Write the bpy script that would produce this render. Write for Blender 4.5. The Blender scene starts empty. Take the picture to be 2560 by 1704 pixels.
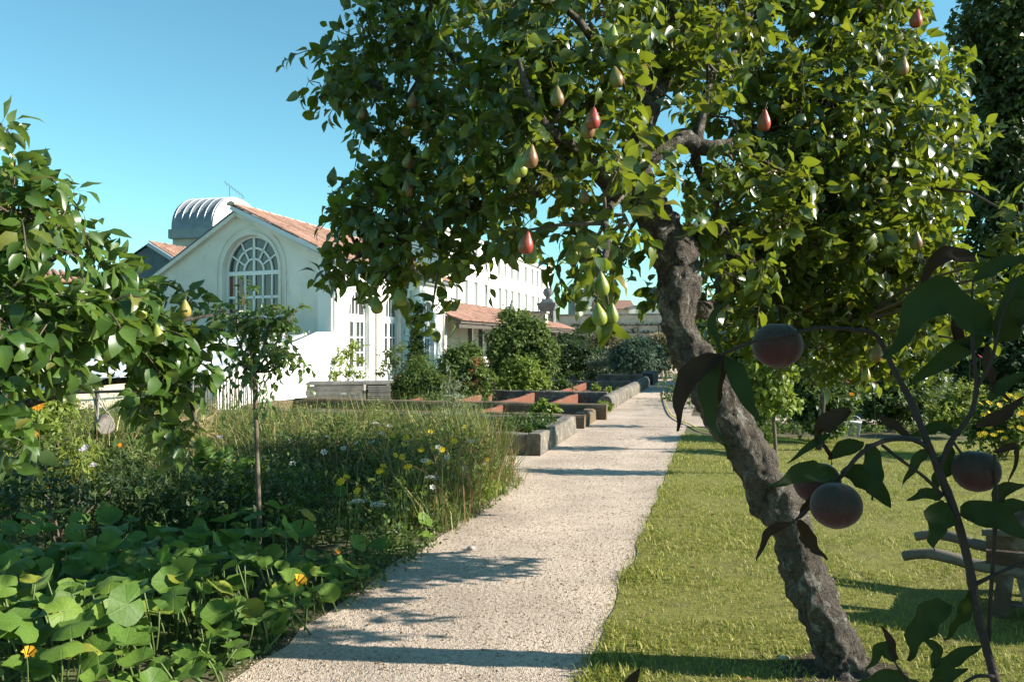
import bpy, math, random
import numpy as np
from mathutils import Vector, Matrix, noise
from mathutils.geometry import tessellate_polygon
random.seed(7); RNG = np.random.default_rng(11)
R = math.radians; PI = math.pi
S = bpy.context.scene; COL = S.collection

# ------------------------------------------------------------------ camera, sky, sun, exposure
CAM_H, FPX, HY, CX = 1.6, 2100.0, 852.0, 1280.0
cam = bpy.data.cameras.new('camera'); camo = bpy.data.objects.new('camera', cam); COL.objects.link(camo)
camo.location = (0, 0, CAM_H); camo.rotation_euler = (R(90), 0, 0)
cam.sensor_width = 36.0; cam.lens = 36.0 * FPX / 2560.0; cam.clip_start = 0.05; cam.clip_end = 3000
S.camera = camo
SUN_AZ, SUN_EL = R(-4.5), R(27.0)
SUN = Vector((math.cos(SUN_EL) * math.cos(SUN_AZ), math.cos(SUN_EL) * math.sin(SUN_AZ), math.sin(SUN_EL)))
W = bpy.data.worlds.new('World'); S.world = W; W.use_nodes = True
nt = W.node_tree; bg = nt.nodes['Background']
sky = nt.nodes.new('ShaderNodeTexSky'); sky.sky_type = 'NISHITA'; sky.sun_disc = False
sky.sun_elevation = SUN_EL; sky.sun_rotation = math.atan2(SUN.x, SUN.y)
sky.air_density = 1.0; sky.dust_density = 0.15; sky.ozone_density = 1.0; sky.altitude = 0
tint = nt.nodes.new('ShaderNodeMix'); tint.data_type = 'RGBA'; tint.blend_type = 'MULTIPLY'; tint.inputs[0].default_value = 1.0
tint.inputs[7].default_value = (0.62, 1.05, 1.0, 1)
nt.links.new(sky.outputs[0], tint.inputs[6]); nt.links.new(tint.outputs[2], bg.inputs[0])
bg.inputs[1].default_value = 0.083
sl = bpy.data.lights.new('sun', 'SUN'); sl.energy = 5.0; sl.angle = R(0.55); sl.color = (1.0, 0.93, 0.82)
slo = bpy.data.objects.new('sun', sl); COL.objects.link(slo); slo.location = (60, 0, 40)
slo.rotation_euler = SUN.to_track_quat('Z', 'Y').to_euler()
S.view_settings.view_transform = 'Standard'; S.view_settings.look = 'None'
S.view_settings.exposure = 1.27; S.view_settings.gamma = 1.0; S.view_settings.use_curve_mapping = False
S.render.engine = 'CYCLES'
S.cycles.max_bounces = 8; S.cycles.diffuse_bounces = 4; S.cycles.glossy_bounces = 3
S.cycles.transmission_bounces = 6; S.cycles.transparent_max_bounces = 6; S.cycles.use_denoising = True

# ------------------------------------------------------------------ places
def at(x, y, d): return Vector(((x - CX) / FPX * d, d, CAM_H + (HY - y) / FPX * d))
def gnd(x, y, z=0.0):
    d = (CAM_H - z) * FPX / (y - HY); return at(x, y, d)
AA = math.atan(520 / 2100)
D2 = Vector((math.sin(AA), math.cos(AA), 0)); E2 = Vector((math.cos(AA), -math.sin(AA), 0)); Z = Vector((0, 0, 1))
def uv(u, v, z=0.0): return E2 * u + D2 * v + Z * z

# ------------------------------------------------------------------ mesh helpers
def mesh_np(name, V, loops, totals, mats, smooth=True):
    V = np.asarray(V, np.float32).reshape(-1, 3); loops = np.asarray(loops, np.int32); totals = np.asarray(totals, np.int32)
    me = bpy.data.meshes.new(name)
    me.vertices.add(len(V)); me.vertices.foreach_set('co', V.ravel())
    me.loops.add(len(loops)); me.loops.foreach_set('vertex_index', loops)
    me.polygons.add(len(totals)); st = np.zeros(len(totals), np.int32); st[1:] = np.cumsum(totals)[:-1]
    me.polygons.foreach_set('loop_start', st); me.polygons.foreach_set('loop_total', totals)
    me.polygons.foreach_set('use_smooth', np.full(len(totals), smooth, bool))
    for m in (mats if isinstance(mats, (list, tuple)) else [mats]): me.materials.append(m)
    me.update(calc_edges=True); return me
def tag(o, label=None, cat=None, group=None, kind=None):
    if label: o['label'] = label
    if cat: o['category'] = cat
    if group: o['group'] = group
    if kind: o['kind'] = kind
    return o
def empty(name, loc, label=None, cat=None, group=None):
    o = bpy.data.objects.new(name, None); o.location = loc; o.empty_display_size = .1
    COL.objects.link(o); return tag(o, label, cat, group)
def wloc(o):
    p = Vector((0, 0, 0))
    while o: p = p + o.location; o = o.parent
    return p
def link(name, me, parent=None, base=None):
    o = bpy.data.objects.new(name, me); COL.objects.link(o)
    if parent: o.parent = parent
    return o
class MB:
    def __init__(s): s.v = []; s.f = []
    def add(s, vs, fs):
        n = len(s.v); s.v += [tuple(p) for p in vs]; s.f += [tuple(i + n for i in f) for f in fs]; return s
    def box(s, c, size, ax=None, ay=None, az=None, taper=1.0):
        c = Vector(c); ax = Vector(ax or (1, 0, 0)); az = Vector(az or (0, 0, 1)); ay = Vector(ay) if ay else az.cross(ax)
        h = [x / 2 for x in size]; vs = []
        for k in (-1, 1):
            t = taper if k > 0 else 1
            for j in (-1, 1):
                for i in (-1, 1): vs.append(c + ax * (i * h[0] * t) + ay * (j * h[1] * t) + az * (k * h[2]))
        return s.add(vs, [(0, 2, 3, 1), (4, 5, 7, 6), (0, 1, 5, 4), (2, 6, 7, 3), (0, 4, 6, 2), (1, 3, 7, 5)])
    def beam(s, p, q, w, h, up=(0, 0, 1)):
        p = Vector(p); q = Vector(q); ax = (q - p).normalized(); u = Vector(up); u = (u - ax * u.dot(ax)).normalized()
        return s.box((p + q) / 2, ((q - p).length, w, h), ax, None, u)
    def tube(s, pts, rad, n=8, cap=True, wob=0.0, ws=6.0, seed=0):
        pts = [Vector(p) for p in pts]; m = len(pts)
        if not hasattr(rad, '__len__'): rad = [rad] * m
        vs = []; fs = []; ref = None
        for i, p in enumerate(pts):
            t = (pts[min(i + 1, m - 1)] - pts[max(i - 1, 0)]).normalized()
            if ref is None: ref = t.orthogonal().normalized()
            ref = (ref - t * ref.dot(t)).normalized(); b = t.cross(ref)
            for k in range(n):
                a = 2 * PI * k / n; dr = ref * math.cos(a) + b * math.sin(a); r = rad[i]
                if wob:
                    q = p + dr * r; r *= 1 + wob * (noise.noise(q * ws + Vector((seed, 0, 0))) + .6 * noise.noise(q * ws * 2.7) + .35 * noise.noise(q * ws * 6))
                vs.append(p + dr * r)
        for i in range(m - 1):
            for k in range(n):
                fs.append((i * n + k, i * n + (k + 1) % n, (i + 1) * n + (k + 1) % n, (i + 1) * n + k))
        if cap: fs += [tuple(reversed(range(n))), tuple(range((m - 1) * n, m * n))]
        return s.add(vs, fs)
    def lathe(s, prof, n=12, c=(0, 0, 0)):
        c = Vector(c); vs = []; fs = []; m = len(prof)
        for r, z in prof:
            for k in range(n):
                a = 2 * PI * k / n; vs.append(c + Vector((r * math.cos(a), r * math.sin(a), z)))
        for i in range(m - 1):
            for k in range(n): fs.append((i * n + k, i * n + (k + 1) % n, (i + 1) * n + (k + 1) % n, (i + 1) * n + k))
        fs += [tuple(reversed(range(n))), tuple(range((m - 1) * n, m * n))]
        return s.add(vs, fs)
    def plate(s, O, ax, ay, outer, holes=(), thick=.1):
        """flat slab: outline and holes in (ax, ay), front at O, thickness goes along -(ax x ay)"""
        O = Vector(O); ax = Vector(ax); ay = Vector(ay); n = ax.cross(ay).normalized()
        loops = [list(outer)] + [list(h) for h in holes]; flat = [p for l in loops for p in l]
        tri = tessellate_polygon([[Vector((p[0], p[1], 0)) for p in l] for l in loops])
        N = len(flat); vs = [O + ax * p[0] + ay * p[1] for p in flat] + [O + ax * p[0] + ay * p[1] - n * thick for p in flat]
        fs = []
        for a, b, c in tri:
            A, B, C = flat[a], flat[b], flat[c]
            if (B[0] - A[0]) * (C[1] - A[1]) - (B[1] - A[1]) * (C[0] - A[0]) < 0: b, c = c, b
            fs += [(a, b, c), (a + N, c + N, b + N)]
        k = 0
        for l in loops:
            m = len(l); ar = sum(l[i][0] * l[(i + 1) % m][1] - l[(i + 1) % m][0] * l[i][1] for i in range(m))
            for i in range(m):
                a, b = k + i, k + (i + 1) % m
                fs.append((b, a, a + N, b + N) if (ar > 0) == (k == 0) else (a, b, b + N, a + N))
            k += m
        return s.add(vs, fs)
    def build(s, name, mat, parent=None, smooth=False, loc=None):
        V = np.array(s.v, float)
        if parent: off = np.array(wloc(parent))
        else:
            off = np.array(loc) if loc is not None else np.array([(V[:, 0].min() + V[:, 0].max()) / 2, (V[:, 1].min() + V[:, 1].max()) / 2, V[:, 2].min()])
        me = mesh_np(name, V - off, [i for f in s.f for i in f], [len(f) for f in s.f], mat, smooth)
        o = link(name, me, parent)
        if not parent: o.location = off
        return o
def curve(pts, n):
    """Catmull-Rom through pts (tuples of any length), n samples per span"""
    P = [np.array(p, float) for p in pts]; P = [2 * P[0] - P[1]] + P + [2 * P[-1] - P[-2]]; out = []
    for i in range(1, len(P) - 2):
        for k in range(n):
            t = k / n; a, b, c, d = P[i - 1:i + 3]
            out.append(.5 * (2 * b + (c - a) * t + (2 * a - 5 * b + 4 * c - d) * t * t + (3 * b - a - 3 * c + d) * t ** 3))
    out.append(P[-2]); return out

# ------------------------------------------------------------------ materials
def newmat(name):
    m = bpy.data.materials.new(name); m.use_nodes = True; return m, m.node_tree, m.node_tree.nodes['Principled BSDF']
def rgba(c): return (c[0], c[1], c[2], 1)
def N(t, kind, **kw):
    n = t.nodes.new(kind)
    for k, v in kw.items(): setattr(n, k, v)
    return n
def mixc(t, f, a, b, blend='MIX'):
    n = N(t, 'ShaderNodeMix', data_type='RGBA', blend_type=blend)
    for i, x in ((0, f), (6, a), (7, b)):
        if isinstance(x, (int, float)): n.inputs[i].default_value = x
        elif isinstance(x, tuple): n.inputs[i].default_value = rgba(x)
        else: t.links.new(x, n.inputs[i])
    return n.outputs[2]
def ramp(t, f, stops, interp='LINEAR'):
    n = N(t, 'ShaderNodeValToRGB'); e = n.color_ramp; e.interpolation = interp
    while len(e.elements) < len(stops): e.elements.new(.5)
    for el, (p, c) in zip(e.elements, stops): el.position = p; el.color = rgba(c) if hasattr(c, '__len__') else (c, c, c, 1)
    t.links.new(f, n.inputs[0]); return n.outputs[0]
def tex(t, kind, scale, stretch=None, detail=6, rough=.6, coord='Object'):
    tc = N(t, 'ShaderNodeTexCoord').outputs[coord]
    if stretch:
        mp = N(t, 'ShaderNodeMapping'); mp.inputs[3].default_value = stretch; t.links.new(tc, mp.inputs[0]); tc = mp.outputs[0]
    n = N(t, 'ShaderNodeTexNoise' if kind == 'noise' else 'ShaderNodeTexVoronoi')
    t.links.new(tc, n.inputs['Vector']); n.inputs['Scale'].default_value = scale
    if kind == 'noise': n.inputs['Detail'].default_value = detail; n.inputs['Roughness'].default_value = rough
    return n
def bumpn(t, b, h, strength, dist=.02):
    n = N(t, 'ShaderNodeBump'); n.inputs['Strength'].default_value = strength; n.inputs['Distance'].default_value = dist
    t.links.new(h, n.inputs['Height']); t.links.new(n.outputs[0], b.inputs['Normal'])
def rnd(t):
    a = N(t, 'ShaderNodeObjectInfo').outputs['Random']; g = N(t, 'ShaderNodeNewGeometry').outputs['Random Per Island']
    ad = N(t, 'ShaderNodeMath', operation='ADD'); t.links.new(a, ad.inputs[0]); t.links.new(g, ad.inputs[1])
    fr = N(t, 'ShaderNodeMath', operation='FRACT'); t.links.new(ad.outputs[0], fr.inputs[0]); return fr.outputs[0]
def surf(name, c1, c2, scale=4, rough=.85, bump=.3, bscale=30, stretch=None, c3=None, c3scale=2, c3lo=.55, c3hi=.7, spec=.3, vary=0.0, metallic=0, bdist=.02, c3stretch=None):
    m, t, b = newmat(name); n = tex(t, 'noise', scale, stretch)
    col = mixc(t, ramp(t, n.outputs[0], [(.3, 0.0), (.7, 1.0)]), c1, c2)
    if c3:
        n3 = tex(t, 'noise', c3scale, c3stretch, detail=8, rough=.7); col = mixc(t, ramp(t, n3.outputs[0], [(c3lo, 0.0), (c3hi, 1.0)]), col, c3)
    if vary:
        r = rnd(t); col = mixc(t, 1.0, col, ramp(t, r, [(0, 1 - vary), (1, 1 + vary * .6)]), 'MULTIPLY')
    t.links.new(col, b.inputs['Base Color']); b.inputs['Roughness'].default_value = rough
    b.inputs['Specular IOR Level'].default_value = spec; b.inputs['Metallic'].default_value = metallic
    if bump: bumpn(t, b, tex(t, 'noise', bscale, stretch, detail=8, rough=.65).outputs[0], bump, bdist)
    return m
def leafmat(name, stops, rough=.35, spec=.5, trans=.35, tcol=(.30, .45, .04), back=(.16, .22, .09), vein=0.0):
    m, t, b = newmat(name); out = t.nodes['Material Output']; r = rnd(t)
    col = ramp(t, r, stops)
    n = tex(t, 'noise', 18, detail=3); col = mixc(t, 1.0, col, ramp(t, n.outputs[0], [(.3, .75), (.7, 1.2)]), 'MULTIPLY')
    if vein: sp_n = tex(t, 'noise', 45, detail=2); col = mixc(t, ramp(t, sp_n.outputs[0], [(.64, 0.0), (.70, vein)]), col, (.09, .06, .02))
    bf = N(t, 'ShaderNodeNewGeometry').outputs['Backfacing']
    fb = N(t, 'ShaderNodeMath', operation='MULTIPLY'); t.links.new(bf, fb.inputs[0]); fb.inputs[1].default_value = .6
    colb = mixc(t, fb.outputs[0], col, back)
    t.links.new(colb, b.inputs['Base Color']); b.inputs['Roughness'].default_value = rough; b.inputs['Specular IOR Level'].default_value = spec
    tr = N(t, 'ShaderNodeBsdfTranslucent'); t.links.new(mixc(t, .55, col, tcol), tr.inputs[0])
    mx = N(t, 'ShaderNodeMixShader'); mx.inputs[0].default_value = trans
    t.links.new(b.outputs[0], mx.inputs[1]); t.links.new(tr.outputs[0], mx.inputs[2]); t.links.new(mx.outputs[0], out.inputs[0])
    return m
def plain(name, c, rough=.6, spec=.4, metallic=0):
    m, t, b = newmat(name); n = tex(t, 'noise', 25, detail=4)
    t.links.new(mixc(t, n.outputs[0], tuple(x * .8 for x in c), tuple(min(1, x * 1.15) for x in c)), b.inputs['Base Color'])
    b.inputs['Roughness'].default_value = rough; b.inputs['Specular IOR Level'].default_value = spec; b.inputs['Metallic'].default_value = metallic
    return m

m_plaster = surf('lime_plaster', (.72, .69, .62), (.61, .575, .50), 1.3, .9, .2, 40, c3=(.36, .34, .29), c3scale=1.1, c3lo=.54, c3hi=.80, c3stretch=(1, 1, .4))
m_white = surf('white_render', (.78, .77, .73), (.69, .67, .61), .8, .9, .12, 30, c3=(.5, .47, .41), c3scale=1.4, c3lo=.58, c3hi=.8, c3stretch=(1, 1, .35))
m_paint = plain('white_paint', (.74, .75, .74), .45)
m_stonewall = surf('pale_stone', (.58, .53, .44), (.42, .38, .31), 2.2, .92, .4, 14, c3=(.24, .22, .18), c3scale=1.6, c3lo=.55, c3hi=.75)
m_darkstone = surf('weathered_stone', (.30, .29, .26), (.17, .16, .14), 3.0, .95, .5, 18, c3=(.48, .46, .40), c3scale=5, c3lo=.55, c3hi=.66)
m_bedstone = surf('lichen_stone', (.19, .17, .135), (.075, .065, .055), 6.0, .95, 1.0, 26, stretch=(1, 1, .35), c3=(.36, .32, .26), c3scale=8, c3lo=.56, c3hi=.66)
m_bedochre = surf('ochre_stone', (.17, .12, .075), (.10, .075, .05), 6.0, .95, .9, 26, c3=(.22, .125, .055), c3scale=2.6, c3lo=.56, c3hi=.68)
m_redbrick = surf('red_terracotta', (.20, .066, .036), (.14, .048, .028), 6, .9, .5, 40, c3=(.13, .10, .075), c3scale=5, c3lo=.5, c3hi=.65)
m_tile = surf('clay_tile', (.31, .15, .10), (.39, .24, .18), 7, .85, .3, 60, c3=(.22, .16, .12), c3scale=6, c3lo=.56, c3hi=.7, vary=.35)
m_mortar = surf('ridge_mortar', (.62, .50, .42), (.5, .36, .28), 5, .9, .3, 30, vary=.2)
m_zinc = surf('zinc_sheet', (.24, .26, .28), (.17, .19, .21), 2, .45, .05, 20, metallic=.3, spec=.5)
m_slate = surf('slate_blue_wall', (.15, .18, .20), (.10, .12, .13), 2, .85, .2, 25)
m_metal = plain('grey_metal', (.22, .23, .24), .45, metallic=.7)
m_wood = surf('weathered_wood', (.22, .19, .155), (.12, .10, .08), 5, .85, .5, 30, stretch=(1, 1, .15), vary=.3)
m_plank = surf('silver_plank', (.25, .23, .20), (.13, .115, .10), 5, .8, .4, 25, vary=.25)
m_oldwood = surf('barrow_wood', (.11, .075, .05), (.06, .04, .027), 7, .85, .5, 40, c3=(.18, .165, .145), c3scale=4, c3lo=.5, c3hi=.62, vary=.2)
m_palewood = surf('pale_handle_wood', (.17, .145, .115), (.095, .078, .062), 8, .7, .3, 40)
m_darkwood = surf('dark_post_wood', (.10, .085, .07), (.06, .05, .04), 5, .8, .3, 30)
def barkmat():
    m, t, b = newmat('pear_bark'); tc = N(t, 'ShaderNodeTexCoord').outputs['Object']; wn = tex(t, 'noise', 5, None, 4); 
    wa = N(t, 'ShaderNodeVectorMath', operation='MULTIPLY_ADD'); t.links.new(wn.outputs['Color'], wa.inputs[0]); wa.inputs[1].default_value = (.35, .35, .5); t.links.new(tc, wa.inputs[2])
    def n_(scale, st, det, rg):
        mp = N(t, 'ShaderNodeMapping'); mp.inputs[3].default_value = st; t.links.new(wa.outputs[0], mp.inputs[0]); q = N(t, 'ShaderNodeTexNoise'); q.inputs['Scale'].default_value = scale; q.inputs['Detail'].default_value = det; q.inputs['Roughness'].default_value = rg; t.links.new(mp.outputs[0], q.inputs['Vector']); return q.outputs[0]
    rid = n_(30, (1, 1, .22), 5, .6); fin = n_(90, (1, 1, .4), 6, .7); big = n_(7, (1, 1, .5), 4, .6); li = n_(11, (1, 1, .7), 9, .75)
    hs = N(t, 'ShaderNodeMath', operation='MULTIPLY_ADD'); t.links.new(fin, hs.inputs[0]); hs.inputs[1].default_value = .4; t.links.new(rid, hs.inputs[2])
    col = mixc(t, ramp(t, hs.outputs[0], [(.52, 0.0), (.82, 1.0)]), (.016, .013, .010), (.125, .104, .084)); col = mixc(t, ramp(t, big, [(.4, 0.0), (.68, .6)]), col, (.15, .125, .10))
    col = mixc(t, ramp(t, li, [(.53, 0.0), (.63, .8)]), col, (.34, .325, .285)); t.links.new(col, b.inputs['Base Color']); b.inputs['Roughness'].default_value = .93; b.inputs['Specular IOR Level'].default_value = .2
    bumpn(t, b, hs.outputs[0], 1.0, .05); return m
m_bark = barkmat()
m_twig = surf('twig_bark', (.13, .10, .07), (.09, .07, .05), 12, .9, .3, 60)
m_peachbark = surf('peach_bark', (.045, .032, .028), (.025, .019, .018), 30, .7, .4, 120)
m_palebark = surf('sapling_bark', (.17, .14, .10), (.075, .055, .035), 10, .9, .4, 60)
m_cord = plain('cord', (.38, .34, .28), .9)
m_hose = plain('yellow_hose', (.62, .52, .06), .5)
m_terracotta = surf('terracotta_pot', (.48, .22, .13), (.40, .17, .10), 5, .85, .1, 30)
m_mortarstone = surf('pale_pebble', (.55, .50, .42), (.42, .37, .30), 12, .9, .3, 60)
m_soil = surf('bed_soil', (.085, .06, .042), (.045, .032, .024), 6, .98, .8, 40)
m_bamboo = plain('bamboo', (.55, .45, .18), .6)

def glassmat(name, c, rough=.06):
    m, t, b = newmat(name); n = tex(t, 'noise', .8, detail=2)
    t.links.new(mixc(t, n.outputs[0], tuple(x * .6 for x in c), tuple(x * 1.5 for x in c)), b.inputs['Base Color'])
    b.inputs['Roughness'].default_value = rough; b.inputs['Specular IOR Level'].default_value = .6; return m
m_glass = glassmat('window_glass', (.055, .05, .045))
m_glassredrefl = glassmat('window_glass_red_reflection', (.16, .05, .04))  # red reflections put into the colour of these panes
m_glassfar = glassmat('far_glass', (.36, .36, .34), .3)
m_plastic = surf('frosted_glazing', (.55, .58, .60), (.48, .51, .52), 2, .25, .02, 20, spec=.5)

pear_stops = [(0, (.026, .058, .009)), (.35, (.046, .084, .012)), (.75, (.074, .118, .015)), (.93, (.12, .155, .020)), (1, (.20, .17, .03))]
m_pearleaf = leafmat('pear_leaf', pear_stops, .30, .55, .38, (.36, .42, .02), (.085, .12, .045), .7)
m_pearleaf2 = leafmat('left_pear_leaf', [(0, (.034, .080, .014)), (.5, (.060, .118, .021)), (.95, (.09, .155, .030)), (1, (.17, .17, .04))], .33, .5, .32, (.28, .40, .04), (.15, .21, .10))
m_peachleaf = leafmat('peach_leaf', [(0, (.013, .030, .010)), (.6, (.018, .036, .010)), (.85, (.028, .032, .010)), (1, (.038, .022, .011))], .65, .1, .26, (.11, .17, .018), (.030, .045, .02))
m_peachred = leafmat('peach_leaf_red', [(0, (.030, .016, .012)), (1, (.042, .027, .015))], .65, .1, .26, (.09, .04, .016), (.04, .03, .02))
m_squash = leafmat('squash_leaf', [(0, (.062, .125, .018)), (.5, (.095, .175, .024)), (.9, (.15, .23, .032)), (1, (.26, .27, .034))], .55, .3, .30, (.28, .42, .05), (.13, .20, .08))
def add_veins(m):
    t = m.node_tree; b = t.nodes['Principled BSDF']; src = b.inputs['Base Color'].links[0].from_socket
    sp = N(t, 'ShaderNodeSeparateXYZ'); t.links.new(N(t, 'ShaderNodeTexCoord').outputs['Object'], sp.inputs[0])
    def mth(op, a, b_=None, c=None):
        q = N(t, 'ShaderNodeMath', operation=op)
        for i_, x_ in enumerate((a, b_, c)):
            if x_ is None: continue
            if isinstance(x_, (int, float)): q.inputs[i_].default_value = x_
            else: t.links.new(x_, q.inputs[i_])
        return q.outputs[0]
    ang = mth('ARCTAN2', sp.outputs[1], sp.outputs[0]); f = mth('FRACT', mth('MULTIPLY_ADD', ang, 7 / (2 * PI), .5)); d = mth('ABSOLUTE', mth('SUBTRACT', f, .5))
    r = mth('SQRT', mth('ADD', mth('MULTIPLY', sp.outputs[0], sp.outputs[0]), mth('MULTIPLY', sp.outputs[1], sp.outputs[1]))); w = mth('MULTIPLY', d, r)
    col = mixc(t, ramp(t, w, [(.002, .38), (.008, 0.0)]), src, (.17, .24, .08)); mo = tex(t, 'noise', 9, None, 3)
    col = mixc(t, ramp(t, mo.outputs[0], [(.52, 0.0), (.68, .35)]), col, (.13, .19, .07)); t.links.new(col, b.inputs['Base Color'])
    bumpn(t, b, ramp(t, w, [(.0, 0.0), (.03, 1.0)]), .2, .012)
add_veins(m_squash)
m_yelleaf = leafmat('yellow_leaf', [(0, (.30, .27, .03)), (1, (.38, .26, .03))], .6, .3, .35, (.5, .42, .03), (.3, .28, .06))
m_grass = leafmat('lawn_grass', [(0, (.17, .195, .026)), (.5, (.27, .275, .040)), (.8, (.36, .335, .066)), (1, (.50, .41, .14))], .55, .3, .30, (.30, .36, .05), (.12, .17, .05))
m_meadow = leafmat('meadow_blades', [(0, (.075, .12, .024)), (.45, (.14, .185, .042)), (.75, (.24, .25, .075)), (.9, (.38, .32, .15)), (1, (.28, .16, .065))], .6, .25, .3, (.3, .34, .06), (.14, .17, .06))
m_herb = leafmat('herb_leaf', [(0, (.042, .08, .017)), (.6, (.08, .125, .028)), (1, (.15, .18, .048))], .6, .25, .3, (.26, .36, .05), (.11, .16, .06))
m_yherb = leafmat('yellow_green_leaf', [(0, (.12, .17, .03)), (1, (.24, .27, .05))], .6, .25, .35, (.4, .45, .05), (.2, .24, .06))
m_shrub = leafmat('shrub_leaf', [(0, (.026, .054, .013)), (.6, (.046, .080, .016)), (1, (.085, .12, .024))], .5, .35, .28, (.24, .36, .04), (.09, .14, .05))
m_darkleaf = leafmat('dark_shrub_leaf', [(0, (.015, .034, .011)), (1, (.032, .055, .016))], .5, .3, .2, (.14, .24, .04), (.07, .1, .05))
m_blueleaf = leafmat('blue_green_leaf', [(0, (.05, .095, .06)), (1, (.09, .14, .085))], .6, .3, .2, (.14, .24, .10), (.1, .15, .1))
m_silver = leafmat('silver_leaf', [(0, (.16, .20, .12)), (1, (.28, .30, .19))], .7, .2, .2, (.3, .34, .18), (.3, .33, .24))
m_bright = leafmat('bright_leaf', [(0, (.11, .17, .025)), (1, (.20, .25, .04))], .5, .3, .34, (.36, .45, .04), (.16, .21, .06))
m_tree = leafmat('big_tree_leaf', [(0, (.018, .040, .009)), (.6, (.034, .058, .012)), (1, (.065, .085, .017))], .45, .35, .22, (.18, .26, .03), (.07, .1, .04))
def petal(name, c, back=None): return leafmat(name, [(0, tuple(x * .85 for x in c)), (1, c)], .6, .2, .35, c, back or c)
m_yellow = petal('yellow_petal', (.75, .55, .03)); m_whitep = petal('white_petal', (.72, .70, .66)); m_orange = petal('orange_petal', (.78, .30, .02))
m_pink = petal('pink_petal', (.75, .12, .28)); m_cream = petal('cream_petal', (.72, .50, .30)); m_squashfl = petal('squash_petal', (.80, .42, .03)); m_red = petal('red_petal', (.6, .04, .04))
m_lilac = petal('pale_lilac_petal', (.66, .56, .66))

# fruit
def fruitmat(name, ca, cb, lo, hi, rough=.4, axis=0, sheen=0.0):
    m, t, b = newmat(name); tc = N(t, 'ShaderNodeTexCoord').outputs['Generated']; sp = N(t, 'ShaderNodeSeparateXYZ'); t.links.new(tc, sp.inputs[0])
    n = tex(t, 'noise', 14, detail=5); ad = N(t, 'ShaderNodeMath', operation='MULTIPLY_ADD'); t.links.new(n.outputs[0], ad.inputs[0]); ad.inputs[1].default_value = .5; t.links.new(sp.outputs[axis], ad.inputs[2])
    col = mixc(t, ramp(t, ad.outputs[0], [(lo, 0.0), (hi, 1.0)]), ca, cb)
    sn = tex(t, 'noise', 160, detail=2); col = mixc(t, 1.0, col, ramp(t, sn.outputs[0], [(.42, .82), (.6, 1.08)]), 'MULTIPLY')
    t.links.new(col, b.inputs['Base Color']); b.inputs['Roughness'].default_value = rough; b.inputs['Specular IOR Level'].default_value = .4
    if sheen: b.inputs['Sheen Weight'].default_value = sheen; b.inputs['Sheen Roughness'].default_value = .45; b.inputs['Sheen Tint'].default_value = (.9, .85, .9, 1)
    return m
m_peargreen = fruitmat('pear_skin_green', (.15, .21, .035), (.24, .27, .05), .5, .9)
m_pearruss = fruitmat('pear_skin_russet', (.16, .16, .04), (.21, .10, .045), .6, 1.0)
m_pearred = fruitmat('pear_skin_red', (.22, .13, .04), (.33, .05, .035), .25, .7)
m_pearblush = fruitmat('pear_skin_blushed', (.20, .26, .045), (.30, .23, .06), .5, 1.0)
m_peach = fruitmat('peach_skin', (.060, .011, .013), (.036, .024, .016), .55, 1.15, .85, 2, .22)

# ------------------------------------------------------------------ leaves and scattering
def leaf_geo(L=1.0, Wd=.55, n=4, fold=.18, droop=.5, wave=0.0, pet=.25, kind='ovate', curl=0.0, ph=0.0):
    V = []; F = []; x = z = 0.0; rows = []
    for i in range(n + 1):
        t = i / n
        if i: a = -droop * (t - .5 / n); x += L / n * math.cos(a); z += L / n * math.sin(a)
        if kind == 'ovate': w = math.sin(PI * t ** .72) ** .85 * (1 - .18 * t)
        elif kind == 'lance': w = math.sin(PI * t ** .8) ** 1.1
        else: w = math.sin(PI * t)
        w = max(0, w) * Wd * L / 2
        if i == 0 or i == n: rows.append((len(V),)); V.append((x, 0, z))
        else:
            b = len(V); wl = wave * L * math.sin(t * 11 + ph); wr = wave * L * math.sin(t * 9 + ph + 2)
            V += [(x, w, z + fold * w + wl - curl * w * w / L * 6), (x, 0, z), (x, -w, z + fold * w + wr - curl * w * w / L * 6)]; rows.append((b, b + 1, b + 2))
    for i in range(n):
        a, b = rows[i], rows[i + 1]
        if len(a) == 1 and len(b) == 3: F += [(a[0], b[1], b[0]), (a[0], b[2], b[1])]
        elif len(a) == 3 and len(b) == 3: F += [(a[0], a[1], b[1], b[0]), (a[1], a[2], b[2], b[1])]
        else: F += [(a[0], a[1], b[0]), (a[1], a[2], b[0])]
    if pet:
        V = [(p[0] + pet * L, p[1], p[2]) for p in V]; b = len(V); h = .014 * L
        V += [(0, 0, -.02 * L), (0, h, -.01 * L), (pet * L, 0, 0), (pet * L, h, .01 * L)]; F += [(b, b + 2, b + 3, b + 1)]
    return np.array(V, float), F
def blade_geo(bend=.5, w=.03, seg=2):
    V = []; F = []; x = z = 0.0
    for i in range(seg + 1):
        t = i / seg
        if i: a = PI / 2 - bend * t; x += math.cos(a) / seg; z += math.sin(a) / seg
        if i < seg: V += [(x, w * (1 - t) ** .7 / 1, z), (x, -w * (1 - t) ** .7, z)]
        else: V.append((x, 0, z))
    for i in range(seg - 1): F.append((2 * i, 2 * i + 1, 2 * i + 3, 2 * i + 2))
    F.append((2 * seg - 2, 2 * seg - 1, 2 * seg)); return np.array(V, float), F
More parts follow.
